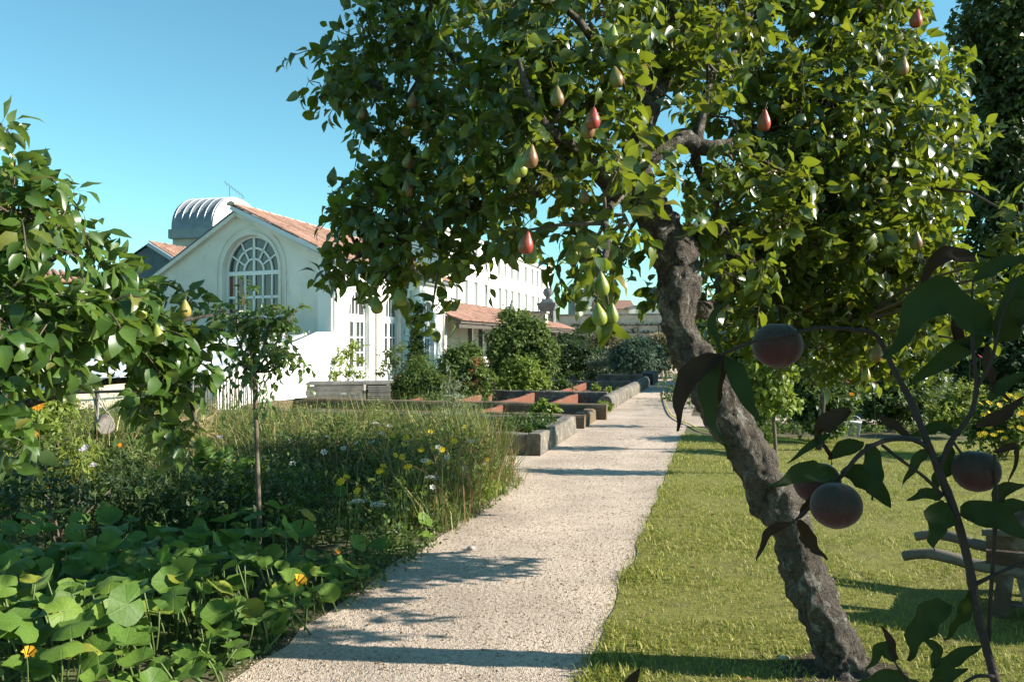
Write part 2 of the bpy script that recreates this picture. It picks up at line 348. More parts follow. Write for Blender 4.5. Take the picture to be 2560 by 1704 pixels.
def squash_geo(ph=0.0, cup=.16):
    V = [(0, 0, 0)]; F = []; n = 20
    for ring, rr in ((1, .5), (2, 1.0)):
        for k in range(n):
            a = -PI + .10 + (2 * PI - .20) * k / (n - 1)
            lob = 1 + .045 * math.cos(5 * a) + .022 * math.sin(11 * a + ph) - .12 * math.exp(-((PI - abs(a)) / .35) ** 2); r = .5 * rr * lob * (1.05 - .1 * abs(a) / PI)
            z = cup * rr ** 1.6 * .5 + (.05 * math.sin(3 * a + ph) + .022 * math.sin(7 * a + 2 * ph)) * rr * rr - .10 * max(0, rr - .5) * (1 + math.sin(2 * a + ph))
            V.append((r * math.cos(a) , r * math.sin(a), z))
    for k in range(n - 1): F += [(0, 1 + k, 2 + k), (1 + k, 1 + n + k, 2 + n + k, 2 + k)]
    return np.array(V, float), F
def flower_geo(k=8, cen=.3, up=.15):
    V = []; F = []
    for i in range(k):
        a = 2 * PI * i / k; c, s = math.cos(a), math.sin(a); w = PI / k * .8; b = len(V)
        V += [(.15 * c, .15 * s, 0), (.75 * math.cos(a - w), .75 * math.sin(a - w), up), (c, s, up * .8), (.75 * math.cos(a + w), .75 * math.sin(a + w), up)]
        F.append((b, b + 1, b + 2, b + 3))
    b = len(V); V += [(cen * math.cos(2 * PI * i / 7), cen * math.sin(2 * PI * i / 7), .06) for i in range(7)] + [(0, 0, .22)]
    F += [(b + i, b + (i + 1) % 7, b + 7) for i in range(7)]
    return np.array(V, float), F
def unit(a): return a / np.maximum(1e-9, np.linalg.norm(a, axis=-1, keepdims=True))
def frames(P, X, U, size, roll=0.0):
    """4x4 matrices: x axis along X, z axis near U"""
    n = len(P); X = unit(X); Zz = U - (U * X).sum(1, keepdims=True) * X; Zz = unit(Zz); Y = np.cross(Zz, X)
    if roll:
        a = RNG.normal(0, roll, (n, 1)); Y, Zz = Y * np.cos(a) + Zz * np.sin(a), Zz * np.cos(a) - Y * np.sin(a)
    sz = np.broadcast_to(np.asarray(size, float).reshape(-1, 1) if np.ndim(size) == 1 else np.asarray(size, float), (n, 1) if np.ndim(size) < 2 else size.shape)
    M = np.zeros((n, 4, 4)); M[:, :3, 0] = X * sz[:, :1]; M[:, :3, 1] = Y * sz[:, :1]; M[:, :3, 2] = Zz * sz[:, :1]; M[:, :3, 3] = P; M[:, 3, 3] = 1
    return M
def bake(geos, Ms, var, off=(0, 0, 0)):
    Vs = []; Ls = []; Ts = []; base = 0
    for gi, (V, F) in enumerate(geos):
        m = Ms[var == gi]
        if not len(m): continue
        W_ = np.einsum('nij,vj->nvi', m[:, :3, :3], V) + m[:, None, :3, 3] - np.asarray(off)
        lp = np.array([i for f in F for i in f]); k = len(V)
        Vs.append(W_.reshape(-1, 3)); Ls.append((lp[None] + (np.arange(len(m)) * k)[:, None]).ravel() + base); Ts.append(np.tile([len(f) for f in F], len(m)))
        base += len(m) * k
    return np.concatenate(Vs), np.concatenate(Ls), np.concatenate(Ts)
def stuff(name, geos, Ms, mat, parent=None, var=None, label=None, cat=None):
    var = RNG.integers(0, len(geos), len(Ms)) if var is None else var
    off = np.array(wloc(parent)) if parent else np.array([Ms[:, 0, 3].mean(), Ms[:, 1, 3].mean(), 0.0])
    o = link(name, mesh_np(name, *bake(geos, Ms, var, off), mat), parent); o['kind'] = 'stuff'
    if not parent: o.location = off; tag(o, label, cat)
    return o
_cache = {}
def pieces(name, stuffname, geos, Ms, mat, parent, n_obj=300, key=None, inview=True, smooth=True):
    """the n_obj pieces that show largest become objects of their own, the rest one stuff part"""
    n = len(Ms); var = RNG.integers(0, len(geos), n); P = Ms[:, :3, 3]
    d = np.maximum(P[:, 1], .3); px = CX + P[:, 0] / d * FPX; py = HY - (P[:, 2] - CAM_H) / d * FPX
    ok = (px > -20) & (px < 2580) & (py > -20) & (py < 1724)
    score = np.linalg.norm(Ms[:, :3, 0], axis=1) / d * np.where(ok, 1, .001) if key is None else key * np.where(ok, 1, 1e-6)
    order = np.argsort(-score)[:n_obj]; order = order[ok[order]]
    mk = (id(geos), mat.name)
    if mk not in _cache:
        _cache[mk] = ([mesh_np(name, g[0], [i for f in g[1] for i in f], [len(f) for f in g[1]], mat, smooth) for g in geos], geos)
    mes = _cache[mk][0]
    po = Vector(wloc(parent)); T = Matrix.Translation(-po)
    for i in order:
        o = bpy.data.objects.new(name, mes[var[i]]); COL.objects.link(o); o.parent = parent
        o.matrix_basis = T @ Matrix(Ms[i].tolist())
    rest = np.ones(n, bool); rest[order] = False
    if rest.any():
        o = link(stuffname, mesh_np(stuffname, *bake(geos, Ms[rest], var[rest], np.array(po)), mat, smooth), parent); o['kind'] = 'stuff'
def ball(n, shell=.5):
    a = unit(RNG.normal(size=(n, 3))); r = RNG.random((n, 1)) ** shell; return a * r, a
def clump_points(clumps, dens, soft=0.0):
    """clumps (px,py,depth,rpx) -> rosette points and outward directions"""
    Ps = []; Os = []; Cs = []
    for (x, y, d, r) in clumps:
        c = np.array(at(x, y, d)); rm = r * d / FPX; n = max(3, int(dens * (r / 100) ** 2 * (d / 4.5) ** 2)); b, a = ball(n, .42)
        if soft: b = RNG.normal(0, soft, (n, 3)); a = unit(b)
        Ps.append(c + b * rm * np.array([1, 1.15, .95])); Os.append(unit(a + RNG.normal(0, .35, (n, 3)))); Cs.append(np.repeat(c[None], n, 0))
    return np.concatenate(Ps), np.concatenate(Os), np.concatenate(Cs)
def rosettes(P, O, k, size, grav=.35, spread=(.7, 1.7), roll=.45, jit=.012):
    n = len(P); P = np.repeat(P, k, 0); O = np.repeat(O, k, 0); m = len(P)
    q = RNG.normal(size=(m, 3)); q = unit(q - (q * O).sum(1, keepdims=True) * O); th = RNG.uniform(*spread, (m, 1))
    X = O * np.cos(th) + q * np.sin(th); X[:, 2] -= RNG.uniform(0, 2 * grav, m); U = O * .7 + np.array([0, 0, .75]) + RNG.normal(0, .3, (m, 3))
    return frames(P + RNG.normal(0, jit, (m, 3)), X, U, RNG.uniform(size[0], size[1], m), roll)
def twigs(name, P, C, parent, mat, r=.004, frac=.45, every=1):
    mb = MB()
    for i in range(0, len(P), every):
        p = Vector(P[i]); c = Vector(C[i]); q = p.lerp(c, frac); m = (p + q) / 2 + Vector((0, 0, .02)) + Vector(RNG.normal(0, .015, 3))
        mb.tube([q, m, p], [r, r * .8, r * .5], 4, False)
    o = mb.build(name, mat, parent, True); o['kind'] = 'stuff'; return o
def sprays(P, O, n, length, size, grav=.45, per=8, lift=.25):
    i = RNG.choice(len(P), n); p = P[i]; d = unit(O[i] + np.array([0, 0, lift]) + RNG.normal(0, .35, (n, 3))); L = RNG.uniform(*length, (n, 1)); out = []; lines = []
    for k, t in enumerate(np.linspace(.12, 1, per)):
        pos = p + d * L * t + np.array([0, 0, -1.0]) * grav * L * t * t; tg = unit(d + np.array([0, 0, -2.0]) * grav * t); sd = unit(np.cross(tg, np.array([0, 0, 1.0]) + RNG.normal(0, .3, (n, 3)))) * (1 if k % 2 else -1); lines.append(pos)
        X = tg * (.55 + .5 * t) + sd * (1.05 - .6 * t) + np.array([0, 0, -.35]) + RNG.normal(0, .2, (n, 3)); out.append(frames(pos, X, np.tile([0, 0, 1.0], (n, 1)) + O[i] * .5 + RNG.normal(0, .35, (n, 3)), RNG.uniform(size[0], size[1], n) * (1.05 - .25 * t), .35))
    return np.concatenate(out), np.stack([p] + lines, 1)
def spray_twigs(lines, parent, mat, r=.003):
    mb = MB()
    for l in lines: mb.tube([Vector(q) for q in l[::2]], r, 4, False)
    mb.build('spray_twigs', mat, parent, True)['kind'] = 'stuff'
PEAR = [leaf_geo(1, .62, 4, .22, .7, .02, .3, ph=0), leaf_geo(1, .55, 4, .30, 1.0, .03, .35, ph=1.3), leaf_geo(1, .66, 4, .12, .4, .03, .25, ph=2.2), leaf_geo(1, .58, 4, .35, .2, .025, .3, ph=3.3), leaf_geo(1, .5, 4, .1, 1.3, .04, .3, ph=4.0), leaf_geo(1, .6, 4, .5, 1.6, .05, .35, ph=5.0), leaf_geo(1, .48, 4, .6, -.5, .05, .3, ph=1.9)]
SMALL = [leaf_geo(1, .5, 2, .2, .4, 0, 0), leaf_geo(1, .6, 2, .1, .7, 0, 0)]
NARROW = [leaf_geo(1, .22, 2, .2, .6, 0, 0, 'lance'), leaf_geo(1, .16, 2, .1, 1.0, 0, 0, 'lance')]
BLADES = [blade_geo(.5, .09), blade_geo(1.0, .085), blade_geo(1.6, .08)]
TALL = [blade_geo(.3, .009, 3), blade_geo(.7, .009, 3), blade_geo(1.1, .010, 3)]
SQUASH = [squash_geo(p, c) for p, c in ((0, .34), (1.1, .5), (2.3, .18), (3.7, .42), (5.0, .62), (0.6, -.25), (4.2, -.1))]

# ------------------------------------------------------------------ the ground
def sheet(name, poly, z, mat, kind='structure'):
    mb = MB(); vs = [(p[0], p[1], z) for p in poly]; tri = tessellate_polygon([[Vector(v) for v in vs]])
    fs = []
    for a, b, c in tri:
        A, B, C = vs[a], vs[b], vs[c]
        if (B[0] - A[0]) * (C[1] - A[1]) - (B[1] - A[1]) * (C[0] - A[0]) < 0: b, c = c, b
        fs.append((a, b, c))
    mb.add(vs, fs); o = mb.build(name, mat, loc=(0, 0, 0)); o['kind'] = kind; return o
def gravelmat():
    m, t, b = newmat('gravel'); v = tex(t, 'voronoi', 125); v2 = tex(t, 'voronoi', 38); n = tex(t, 'noise', 1.1, detail=5)
    sp = N(t, 'ShaderNodeSeparateColor'); t.links.new(v.outputs['Color'], sp.inputs[0])
    col = ramp(t, sp.outputs[0], [(0, (.36, .27, .20)), (.3, (.49, .39, .305)), (.75, (.56, .45, .36)), (1, (.64, .535, .435))])
    col = mixc(t, 1.0, col, ramp(t, n.outputs[0], [(.35, .78), (.65, 1.12)]), 'MULTIPLY'); n4 = tex(t, 'noise', .35, (1, .25, 1), 4); col = mixc(t, 1.0, col, ramp(t, n4.outputs[0], [(.38, .86), (.6, 1.06)]), 'MULTIPLY')
    sp2 = N(t, 'ShaderNodeSeparateColor'); t.links.new(v2.outputs['Color'], sp2.inputs[0])
    col = mixc(t, ramp(t, sp2.outputs[1], [(.93, 0.0), (.96, .6)]), col, (.25, .19, .13))
    t.links.new(col, b.inputs['Base Color']); b.inputs['Roughness'].default_value = .95; b.inputs['Specular IOR Level'].default_value = .2
    ad = N(t, 'ShaderNodeMath', operation='ADD'); t.links.new(v.outputs['Distance'], ad.inputs[0]); t.links.new(v2.outputs['Distance'], ad.inputs[1])
    inv = N(t, 'ShaderNodeMath', operation='MULTIPLY'); t.links.new(ad.outputs[0], inv.inputs[0]); inv.inputs[1].default_value = -1
    bumpn(t, b, inv.outputs[0], .6, .009); return m
m_gravel = gravelmat()
m_ground = surf('garden_earth', (.12, .095, .06), (.075, .065, .035), 1.5, .97, .6, 30, c3=(.10, .12, .04), c3scale=.8, c3lo=.45, c3hi=.6)
m_turf = surf('turf_floor', (.16, .17, .034), (.25, .23, .055), 9, .95, 1.0, 160, c3=(.17, .14, .06), c3scale=2.2, c3lo=.52, c3hi=.72)
sheet('ground', [(-300, -40), (300, -40), (300, 600), (-300, 600)], 0, m_ground)
def wobedge(u, v0, v1, amp, step=.25, s=0):
    out = []; v = v0
    while v <= v1: out.append((u + amp * (noise.noise(Vector((v * 1.7, s, 0))) + .5 * noise.noise(Vector((v * 5.1, s, 3)))), v)); v += step
    return out
PATH_R, PATH_L = -.60, -2.23
left = wobedge(PATH_L, -3, 9.2, .10, s=1) + [(-2.6, 9.9), (-3.1, 10.6), (-3.7, 11.3), (-3.8, 11.45), (-9.4, 11.45), (-9.4, 66), (-2.0, 66)]
right = wobedge(PATH_R, -3, 66, .04, s=5)
pp = [uv(u, v) for u, v in right] + [uv(u, v) for u, v in reversed(left)]
sheet('gravel_path', [(p.x, p.y) for p in pp], .006, m_gravel)
lawn_edge = wobedge(PATH_R - .02, -1, 14.6, .04, .12, s=9)
lp = [uv(u, v) for u, v in lawn_edge] + [uv(14, 14.6), uv(14, -1)]
sheet('lawn', [(p.x, p.y) for p in lp], .012, m_turf)
cp = [uv(-.7, 16.0), uv(30, 16.0), uv(30, 18.2), uv(-.7, 18.2)]
sheet('cross_path', [(p.x, p.y) for p in cp], .010, m_gravel)
# gravel stones lying on the path
gv, gf = [], []
ico = np.array([(1, 0, 0), (-1, 0, 0), (0, 1, 0), (0, -1, 0), (0, 0, .7), (0, 0, -.7)], float); icof = [(0, 2, 4), (2, 1, 4), (1, 3, 4), (3, 0, 4), (2, 0, 5), (1, 2, 5), (3, 1, 5), (0, 3, 5)]
n = 15000; v = 3.0 + 14 * RNG.random(n) ** 1.7; u = RNG.uniform(PATH_L - .05, PATH_R + .04, n)
P = np.stack([u * E2.x + v * D2.x, u * E2.y + v * D2.y, np.full(n, .008)], 1)
Ms = frames(P, RNG.normal(size=(n, 3)), np.tile([0, 0, 1.0], (n, 1)) + RNG.normal(0, .3, (n, 3)), RNG.gamma(3, .0010, n) + .0015)
m_pebble = surf('pebble', (.47, .37, .28), (.32, .25, .18), 3, .9, 0, vary=.4)
stuff('gravel_stones', [(ico, icof)], Ms, m_pebble, label='pale beige gravel stones loose on the garden path', cat='gravel')
# lawn blades
def ongrass(n, u0, u1, v0, v1, pw=1.6):
    v = v0 + (v1 - v0) * RNG.random(n) ** pw; u = u0 + (u1 - u0) * RNG.random(n); return u, v
n = 300000; u, v = ongrass(n, -.72, 8.5, 3.4, 14.6, 1.7)
x = u * E2.x + v * D2.x; y = u * E2.y + v * D2.y; keep = (np.abs(x) < y * .66 + .4) & (y > 3.3); x, y, u, v = x[keep], y[keep], u[keep], v[keep]; n = len(x)
patch = np.array([noise.noise(Vector((a * 1.3, b * 1.3, 0))) + .5 * noise.noise(Vector((a * 4, b * 4, 2))) for a, b in zip(x[::1], y[::1])])
bx, by = 1.62, 4.05
eo = PATH_R - .02 + .04 * np.array([noise.noise(Vector((b * 1.7, 9, 0))) + .5 * noise.noise(Vector((b * 5.1, 9, 3))) for b in v]); fringe = np.clip(1 + (u - eo) / .09, 0, 1) ** 2
keep = (RNG.random(n) < np.clip(.9 + .45 * patch, .3, 1) * fringe) & (np.hypot(x - bx, y - by) > .16 + .1 * RNG.random(n)); x, y, u, patch = x[keep], y[keep], u[keep], patch[keep]; n = len(x)
az = RNG.uniform(0, 2 * PI, n); X = np.stack([np.cos(az), np.sin(az), np.zeros(n)], 1)
h = RNG.uniform(.014, .034, n) * (1 + .5 * np.clip(patch, -.5, .8)); edge = u < PATH_R + .22; h[edge] *= RNG.uniform(.9, 1.5, edge.sum())
stuff('lawn_grass', BLADES, frames(np.stack([x, y, np.full(n, .012)], 1), X, np.tile([0, 0, 1.0], (n, 1)) + RNG.normal(0, .25, (n, 3)), h * 1.15), m_grass, label='short mown sunlit lawn grass right of the path', cat='grass')

def litter(name, label, n, u0, u1, v0, v1, mat, size, z):
    u = RNG.uniform(u0, u1, n); v = v0 + (v1 - v0) * RNG.random(n) ** 1.4; P = np.stack([u * E2.x + v * D2.x, u * E2.y + v * D2.y, np.full(n, z)], 1); a = RNG.uniform(0, 2 * PI, n)
    stuff(name, SMALL, frames(P, np.stack([np.cos(a), np.sin(a), RNG.normal(.1, .15, n)], 1), np.tile([0, 0, 1.0], (n, 1)) + RNG.normal(0, .35, (n, 3)), RNG.uniform(size[0], size[1], n)), mat, label=label, cat='leaf litter')
m_dead = petal('dead_leaf', (.20, .12, .055), (.24, .17, .09))
litter('lawn_litter', 'dry brown fallen leaves scattered over the lawn', 420, -.5, 7, 3.6, 14, m_dead, (.018, .055), .03)
litter('path_litter', 'crumbs of dry leaf on the gravel path', 380, PATH_L, PATH_R, 3.6, 16, m_dead, (.010, .032), .014)
ring = gnd(2112, 1688); sheet('soil_ring', [(ring.x + (.30 + .07 * noise.noise(Vector((math.cos(a) * 2, math.sin(a) * 2, 0)))) * math.cos(a), ring.y + .26 * math.sin(a)) for a in [2 * PI * k / 28 for k in range(28)]], .017, m_soil)
for (x, y, r, lab) in ((1962, 1654, .026, 'pale flat stone on the grass beside the trunk foot'), (1178, 1376, .03, 'pale stone at the left path edge'), (2063, 1655, .016, 'small pale pebble in front of the trunk foot')):
    p = gnd(x, y); mb = MB(); vs = []; nu = 10
    for j in range(6):
        th = PI * j / 5
        for i_ in range(nu): ph = 2 * PI * i_ / nu; q = Vector((math.sin(th) * math.cos(ph), .8 * math.sin(th) * math.sin(ph), .5 * math.cos(th))); vs.append(p + Z * (.012 + r * .35) + q * r * (1 + .25 * noise.noise(q * 2 + Vector((x, 0, 0)))))
    mb.add(vs, [(j * nu + i_, (j + 1) * nu + i_, (j + 1) * nu + (i_ + 1) % nu, j * nu + (i_ + 1) % nu) for j in range(5) for i_ in range(nu)]); tag(mb.build('stone', m_mortarstone, smooth=True), lab, 'stone')
# clover and weeds in the lawn
n = 5000; u = RNG.uniform(-.5, 7, n); v = 3.5 + 9 * RNG.random(n) ** 1.6; d_ = np.array([noise.noise(Vector((a * 1.8, b * 1.8, 5))) for a, b in zip(u, v)]); k_ = d_ > .12; u, v = u[k_], v[k_]; n = len(u)
stuff('lawn_clover', SMALL, rosettes(np.stack([u * E2.x + v * D2.x, u * E2.y + v * D2.y, np.full(n, .02)], 1), np.tile([0, 0, 1.0], (n, 1)), 3, (.012, .024), .1, (.8, 1.4)), m_herb, label='patches of clover and small weeds in the lawn', cat='clover')

# ------------------------------------------------------------------ orangery
C0 = Vector((-5.42, 25.0, 0)); TH = R(26); G2 = Vector((-math.cos(TH), math.sin(TH), 0)); NG = Vector((-math.sin(TH), -math.cos(TH), 0))
ora = empty('orangery', C0, 'white plastered orangery with arched gable window and red tiled roof', 'building')
def arc(cx, cy, r, a0, a1, n): return [(cx + r * math.cos(a0 + (a1 - a0) * i / n), cy + r * math.sin(a0 + (a1 - a0) * i / n)) for i in range(n + 1)]
def arch(cx, r, z0, zs, n=20): return [(cx - r, z0)] + [(cx + r, z0)] + arc(cx, zs, r, 0, PI, n)
PK, LE = (3.6, 5.72), (7.35, 3.78)
WS, WR, WZ, W0 = 3.09, 1.13, 3.78, 1.55       # arched window
def gpt(s, z, o=0.0): return C0 + G2 * s + Z * z + NG * o
# the gable slab is laid out in (-G2) so its front faces NG
gp = lambda l: [(-p[0], p[1]) for p in l]
MB().plate(C0, -G2, Z, gp([(0.0, 0), (LE[0], 0), LE, PK, (0.0, 4.16)])[::-1], [gp(arch(WS, WR, W0, WZ))[::-1]], .45).build('gable_wall', m_plaster, ora)
# recessed moulding round the window: two stepped archivolts
for rr, wd, pr in ((WR + .02, .10, .05), (WR + .26, .05, .03)):
    o_ = arch(WS, rr + wd, W0, WZ); i_ = arch(WS, rr, W0, WZ)
    MB().plate(C0 + NG * pr, -G2, Z, gp(o_[1:] + [o_[0]] + [i_[0]] + i_[:1:-1] + [i_[1]]), (), pr + .01).build('window_moulding', m_plaster, ora)
# raised cornice band under both rakes
for a, b, nm in (((-.12, 4.10), PK, 1), (PK, (LE[0] + .1, LE[1] - .05), 1)):
    mb = MB(); mb.beam(gpt(a[0], a[1] - .12, .05), gpt(b[0], b[1] - .12, .05), .12, .20, NG); mb.build('rake_cornice', m_plaster, ora)
fas = MB(); fas.beam(gpt(-.35, 4.06, .16), gpt(PK[0] + .05, PK[1] + .06, .16), .13, .30, NG); fas.build('fascia_board', plain('pale_fascia', (.55, .60, .62), .5), ora)
# arched window
aw = empty('arched_window', gpt(WS, W0, -.18) - C0); aw.parent = ora
def gbar(mb, p, q, w=.055): mb.beam(gpt(p[0], p[1], -.17), gpt(q[0], q[1], -.17), w, .07, NG)
fr = MB()
for rr, ww in ((WR - .03, .07), (WR * .66, .06), (WR * .36, .06)):
    pts = arc(WS, WZ, rr, 0, PI, 22)
    for p, q in zip(pts, pts[1:]): gbar(fr, p, q, ww)
for k in range(1, 6):
    a = PI * k / 6; r0 = .0 if k == 3 else WR * .36
    gbar(fr, (WS + r0 * math.cos(a), WZ + r0 * math.sin(a)), (WS + (WR - .03) * math.cos(a), WZ + (WR - .03) * math.sin(a)), .07 if k == 3 else .045)
gbar(fr, (WS - WR, WZ - .04), (WS + WR, WZ - .04), .13)
rows = [WZ - .10, WZ - .80, WZ - 1.42, W0 + .05]; xs = [WS - WR + .03 + (2 * WR - .06) * k / 6 for k in range(7)]
for z in rows[1:]: gbar(fr, (xs[0], z), (xs[-1], z), .08)
for k, s in enumerate(xs): gbar(fr, (s, rows[0]), (s, rows[-1]), .08 if k in (0, 3, 6) else .055)
fr.build('frame', m_paint, aw)
def pane(pts, mat=m_glass): MB().plate(C0 + NG * (-.18 + random.uniform(-.006, .006)), -G2, Z, gp(pts)[::-1], (), .01).build('pane', mat, aw)
for k in range(6):
    for i in range(3):
        a0, b0 = xs[k] + .01, xs[k + 1] - .01; pane([(a0, rows[i + 1] + .02), (b0, rows[i + 1] + .02), (b0, rows[i] - .02), (a0, rows[i] - .02)], m_glassredrefl if i == 0 and k >= 4 else m_glass)
    for r0, r1 in ((WR * .68, WR - .05), (WR * .38, WR * .64)):
        a0, a1 = PI * k / 6 + .015, PI * (k + 1) / 6 - .015; pane(arc(WS, WZ, r1, a0, a1, 5) + arc(WS, WZ, r0, a1, a0, 5))
for a0, a1 in ((.03, PI / 2 - .03), (PI / 2 + .03, PI - .03)): pane(arc(WS, WZ, WR * .34, a0, a1, 7) + [(WS, WZ + .02)])
# long sunlit facade with arched French doors
FL = 11.0; DOORS = [(2.12, .80), (4.95, .78), (8.65, .74)]; DZ0, DZS = .22, 2.42
def fpt(t, z, o=0.0): return C0 + D2 * t + Z * z + E2 * o
MB().plate(C0 + E2 * .002, D2, Z, [(0.0, 0), (FL, 0), (FL, 4.1), (0.0, 4.1)], [arch(c, r, DZ0, DZS, 16) for c, r in DOORS], .4).build('long_wall', m_white, ora)
for c, r in DOORS:
    dr = empty('french_door', fpt(c, DZ0) - C0); dr.parent = ora; fm = MB()
    def db(p, q, w=.06): fm.beam(fpt(p[0], p[1], -.20), fpt(q[0], q[1], -.20), w, .07, E2)
    for p, q in zip(arc(c, DZS, r - .03, 0, PI, 14), arc(c, DZS, r - .03, 0, PI, 14)[1:]): db(p, q, .09)
    db((c - r, DZS - .05), (c + r, DZS - .05), .18)
    for s in (-r + .05, -.05, .05, r - .05): db((c + s, DZ0), (c + s, DZS - .1), .11)
    for s in (-r * .33, r * .33, 0): db((c + s, DZS), (c + s, DZS + math.sqrt(r * r - s * s) - .05), .05)
    cols = [(-r + .11, -r / 2 - .02), (-r / 2 + .02, -.10), (.10, r / 2 - .02), (r / 2 + .02, r - .11)]; zs = [DZ0 + .55, DZ0 + 1.0, DZ0 + 1.5, DZS - .20]
    for z in zs[1:-1]: db((c - r, z), (c + r, z), .045)
    for s in (-r / 2, r / 2): db((c + s, zs[0]), (c + s, zs[-1]), .04)
    fm.beam(fpt(c - r, DZ0 + .26, -.20), fpt(c - .03, DZ0 + .26, -.20), .55, .05, E2); fm.beam(fpt(c + .03, DZ0 + .26, -.20), fpt(c + r, DZ0 + .26, -.20), .55, .05, E2)
    fm.beam(fpt(c - r, zs[-1] + .06, -.20), fpt(c + r, zs[-1] + .06, -.20), .12, .05, E2)
    fm.build('frame', m_paint, dr)
    for a, b in cols:
        for z0, z1 in zip(zs, zs[1:]): MB().plate(C0 - E2 * .21, D2, Z, [(c + a, z0 + .02), (c + b, z0 + .02), (c + b, z1 - .02), (c + a, z1 - .02)], (), .01).build('pane', m_glass, dr)
    for k in range(4):
        s0 = -r + .05 + (2 * r - .1) * k / 4; s1 = s0 + (2 * r - .1) / 4 - .04
        zt = lambda s: DZS + max(.1, math.sqrt(max(0, (r - .06) ** 2 - s * s)) - .03)
        MB().plate(C0 - E2 * .21, D2, Z, [(c + s0, DZS + .06), (c + s1, DZS + .06), (c + s1, zt(s1)), (c + s0, zt(s0))], (), .01).build('pane', m_glass, dr)
for t in (.35, 3.5, 6.8, 10.6):   # flat pilasters between the doors
    mb = MB(); mb.box(fpt(t, 1.75, .04), (.34, .10, 3.5), D2, None, Z); mb.build('pilaster', surf('pilaster_stone', (.62, .58, .49), (.52, .48, .40), 3, .9, .2, 30) if t == .35 else bpy.data.materials['pilaster_stone'], ora)
MB().box(fpt(FL / 2, 3.95, .10), (FL, .22, .22), D2, None, Z).build('eaves_cornice', m_white, ora)
MB().box(fpt(FL / 2, .1, .06), (FL, .14, .2), D2, None, Z).build('plinth', m_darkstone, ora)
dp = MB(); dp.tube([fpt(.03, 3.8, .22), fpt(.03, 3.5, .14), fpt(.03, .15, .14)], .05, 8); dp.build('downspout', plain('pipe_white', (.62, .62, .60), .4), ora)
MB().plate(C0 + D2 * FL + G2 * 0, G2 * -1, Z, gp([(0.4, 0), (LE[0], 0), LE, PK, (.4, 4.1)])[::-1], (), .3).build('rear_wall', m_plaster, ora)
# roof: two sheets, canal tiles on the sunny side
EV = (-.42, 4.02)
def deck(a, b):
    vs = [a, b]; ve = [p + D2 * (FL + .5) for p in vs]; MB().add(vs + ve + [p - Z * .10 for p in vs + ve], [(0, 2, 3, 1), (4, 5, 7, 6), (0, 1, 5, 4), (2, 6, 7, 3), (0, 4, 6, 2), (1, 3, 7, 5)]).build('roof_deck', m_slate, ora)
deck(gpt(EV[0], EV[1], .3), gpt(PK[0], PK[1] + .12, .3)); deck(gpt(PK[0] + .02, PK[1] + .07, .08), gpt(LE[0] + .3, LE[1] - .10, .08))
def tile_geo(L=.44, r0=.095, r1=.075, n=5):
    V = []; F = []
    for x, r in ((0, r0), (L, r1)):
        for k in range(n + 1): a = PI * k / n; V.append((x, r * math.cos(a), r * math.sin(a) * .8))
    for k in range(n): F.append((k, k + 1, n + 2 + k, n + 1 + k))
    F.append(tuple(range(n, -1, -1))); return np.array(V, float), F
TILE = [tile_geo(), tile_geo(.44, .098, .08), tile_geo(.44, .092, .074)]
RIDGE = [tile_geo(.5, .15, .13)]
def tileroof(e0, r0, along, length, parent, n_obj, sp=.2, row=.36, lift=.05, chan=True):
    """canal tiles from eave point e0 up to ridge point r0, columns marching along"""
    up = np.array(r0 - e0); sl = np.linalg.norm(up); up = up / sl; al = np.array(along.normalized()); nn = np.cross(al, up); nn = nn if nn[2] > 0 else -nn
    P = []; rows_ = int(sl / row); cols_ = int(length / sp)
    for c in range(cols_):
        for r in range(rows_ + 1):
            P.append(np.array(e0) + al * (c + .5) * sp + up * min(r * row, sl - .36) + nn * (lift + .012 * random.random()) + al * random.uniform(-.012, .012))
    P = np.array(P); n = len(P)
    pieces('roof_tile', 'roof_tiles', TILE, frames(P, np.tile(up, (n, 1)) + RNG.normal(0, .02, (n, 3)), np.tile(nn, (n, 1)), np.ones(n)), m_tile, parent, n_obj, smooth=False)
tileroof(gpt(EV[0], EV[1], .32), gpt(PK[0], PK[1] + .12, .32), D2, FL + .4, ora, 300)
P = np.array([gpt(PK[0], PK[1] + .13, .34) + D2 * (.45 * k) for k in range(25)])
pieces('ridge_tile', 'ridge_tiles', RIDGE, frames(P, np.tile(D2, (25, 1)) + RNG.normal(0, .01, (25, 3)), np.tile([0, 0, 1.0], (25, 1)), np.ones(25) * 1.05), m_mortar, ora, 25, smooth=False)

# ------------------------------------------------------------------ lean-to glasshouse before the gable
lt = empty('lean_to_glasshouse', C0 - D2 * 3, 'low lean-to glasshouse with white side wall against the orangery gable', 'glasshouse')
LTD = 6.2; LX = gpt(.05, 0, 0)
sw = [(0, 0), (LTD, 0), (LTD, .72), (.9, 1.86), (0, 1.86)]
A0 = C0 + E2 * .03 + NG * .02
MB().plate(A0, -D2, Z, sw[::-1] if False else [(p[0], p[1]) for p in sw][::-1], (), .22).build('side_wall', m_white, lt)
fw = A0 - D2 * LTD; MB().box(fw - E2 * 2.4 + Z * .36 + D2 * .1, (4.6, .2, .72), E2, None, Z).build('front_wall', m_white, lt)
gl = MB()
for k in range(7):
    a = A0 - E2 * (.3 + .68 * k); p0 = a - D2 * .9 + Z * 1.80; p1 = a - D2 * (LTD - .05) + Z * .74
    MB().add([p0 - E2 * .03, p1 - E2 * .03, p1 - E2 * .64, p0 - E2 * .64], [(0, 1, 2, 3)]).build('glazing_panel', m_plastic, lt)
    MB().beam(p0 + Z * .02, p1 + Z * .02, .05, .06).build('glazing_bar', m_paint, lt)
MB().beam(A0 - D2 * .9 + Z * 1.86 - E2 * .22, A0 - D2 * .9 + Z * 1.86 - E2 * 4.9, .12, .08).build('top_rail', m_metal, lt)

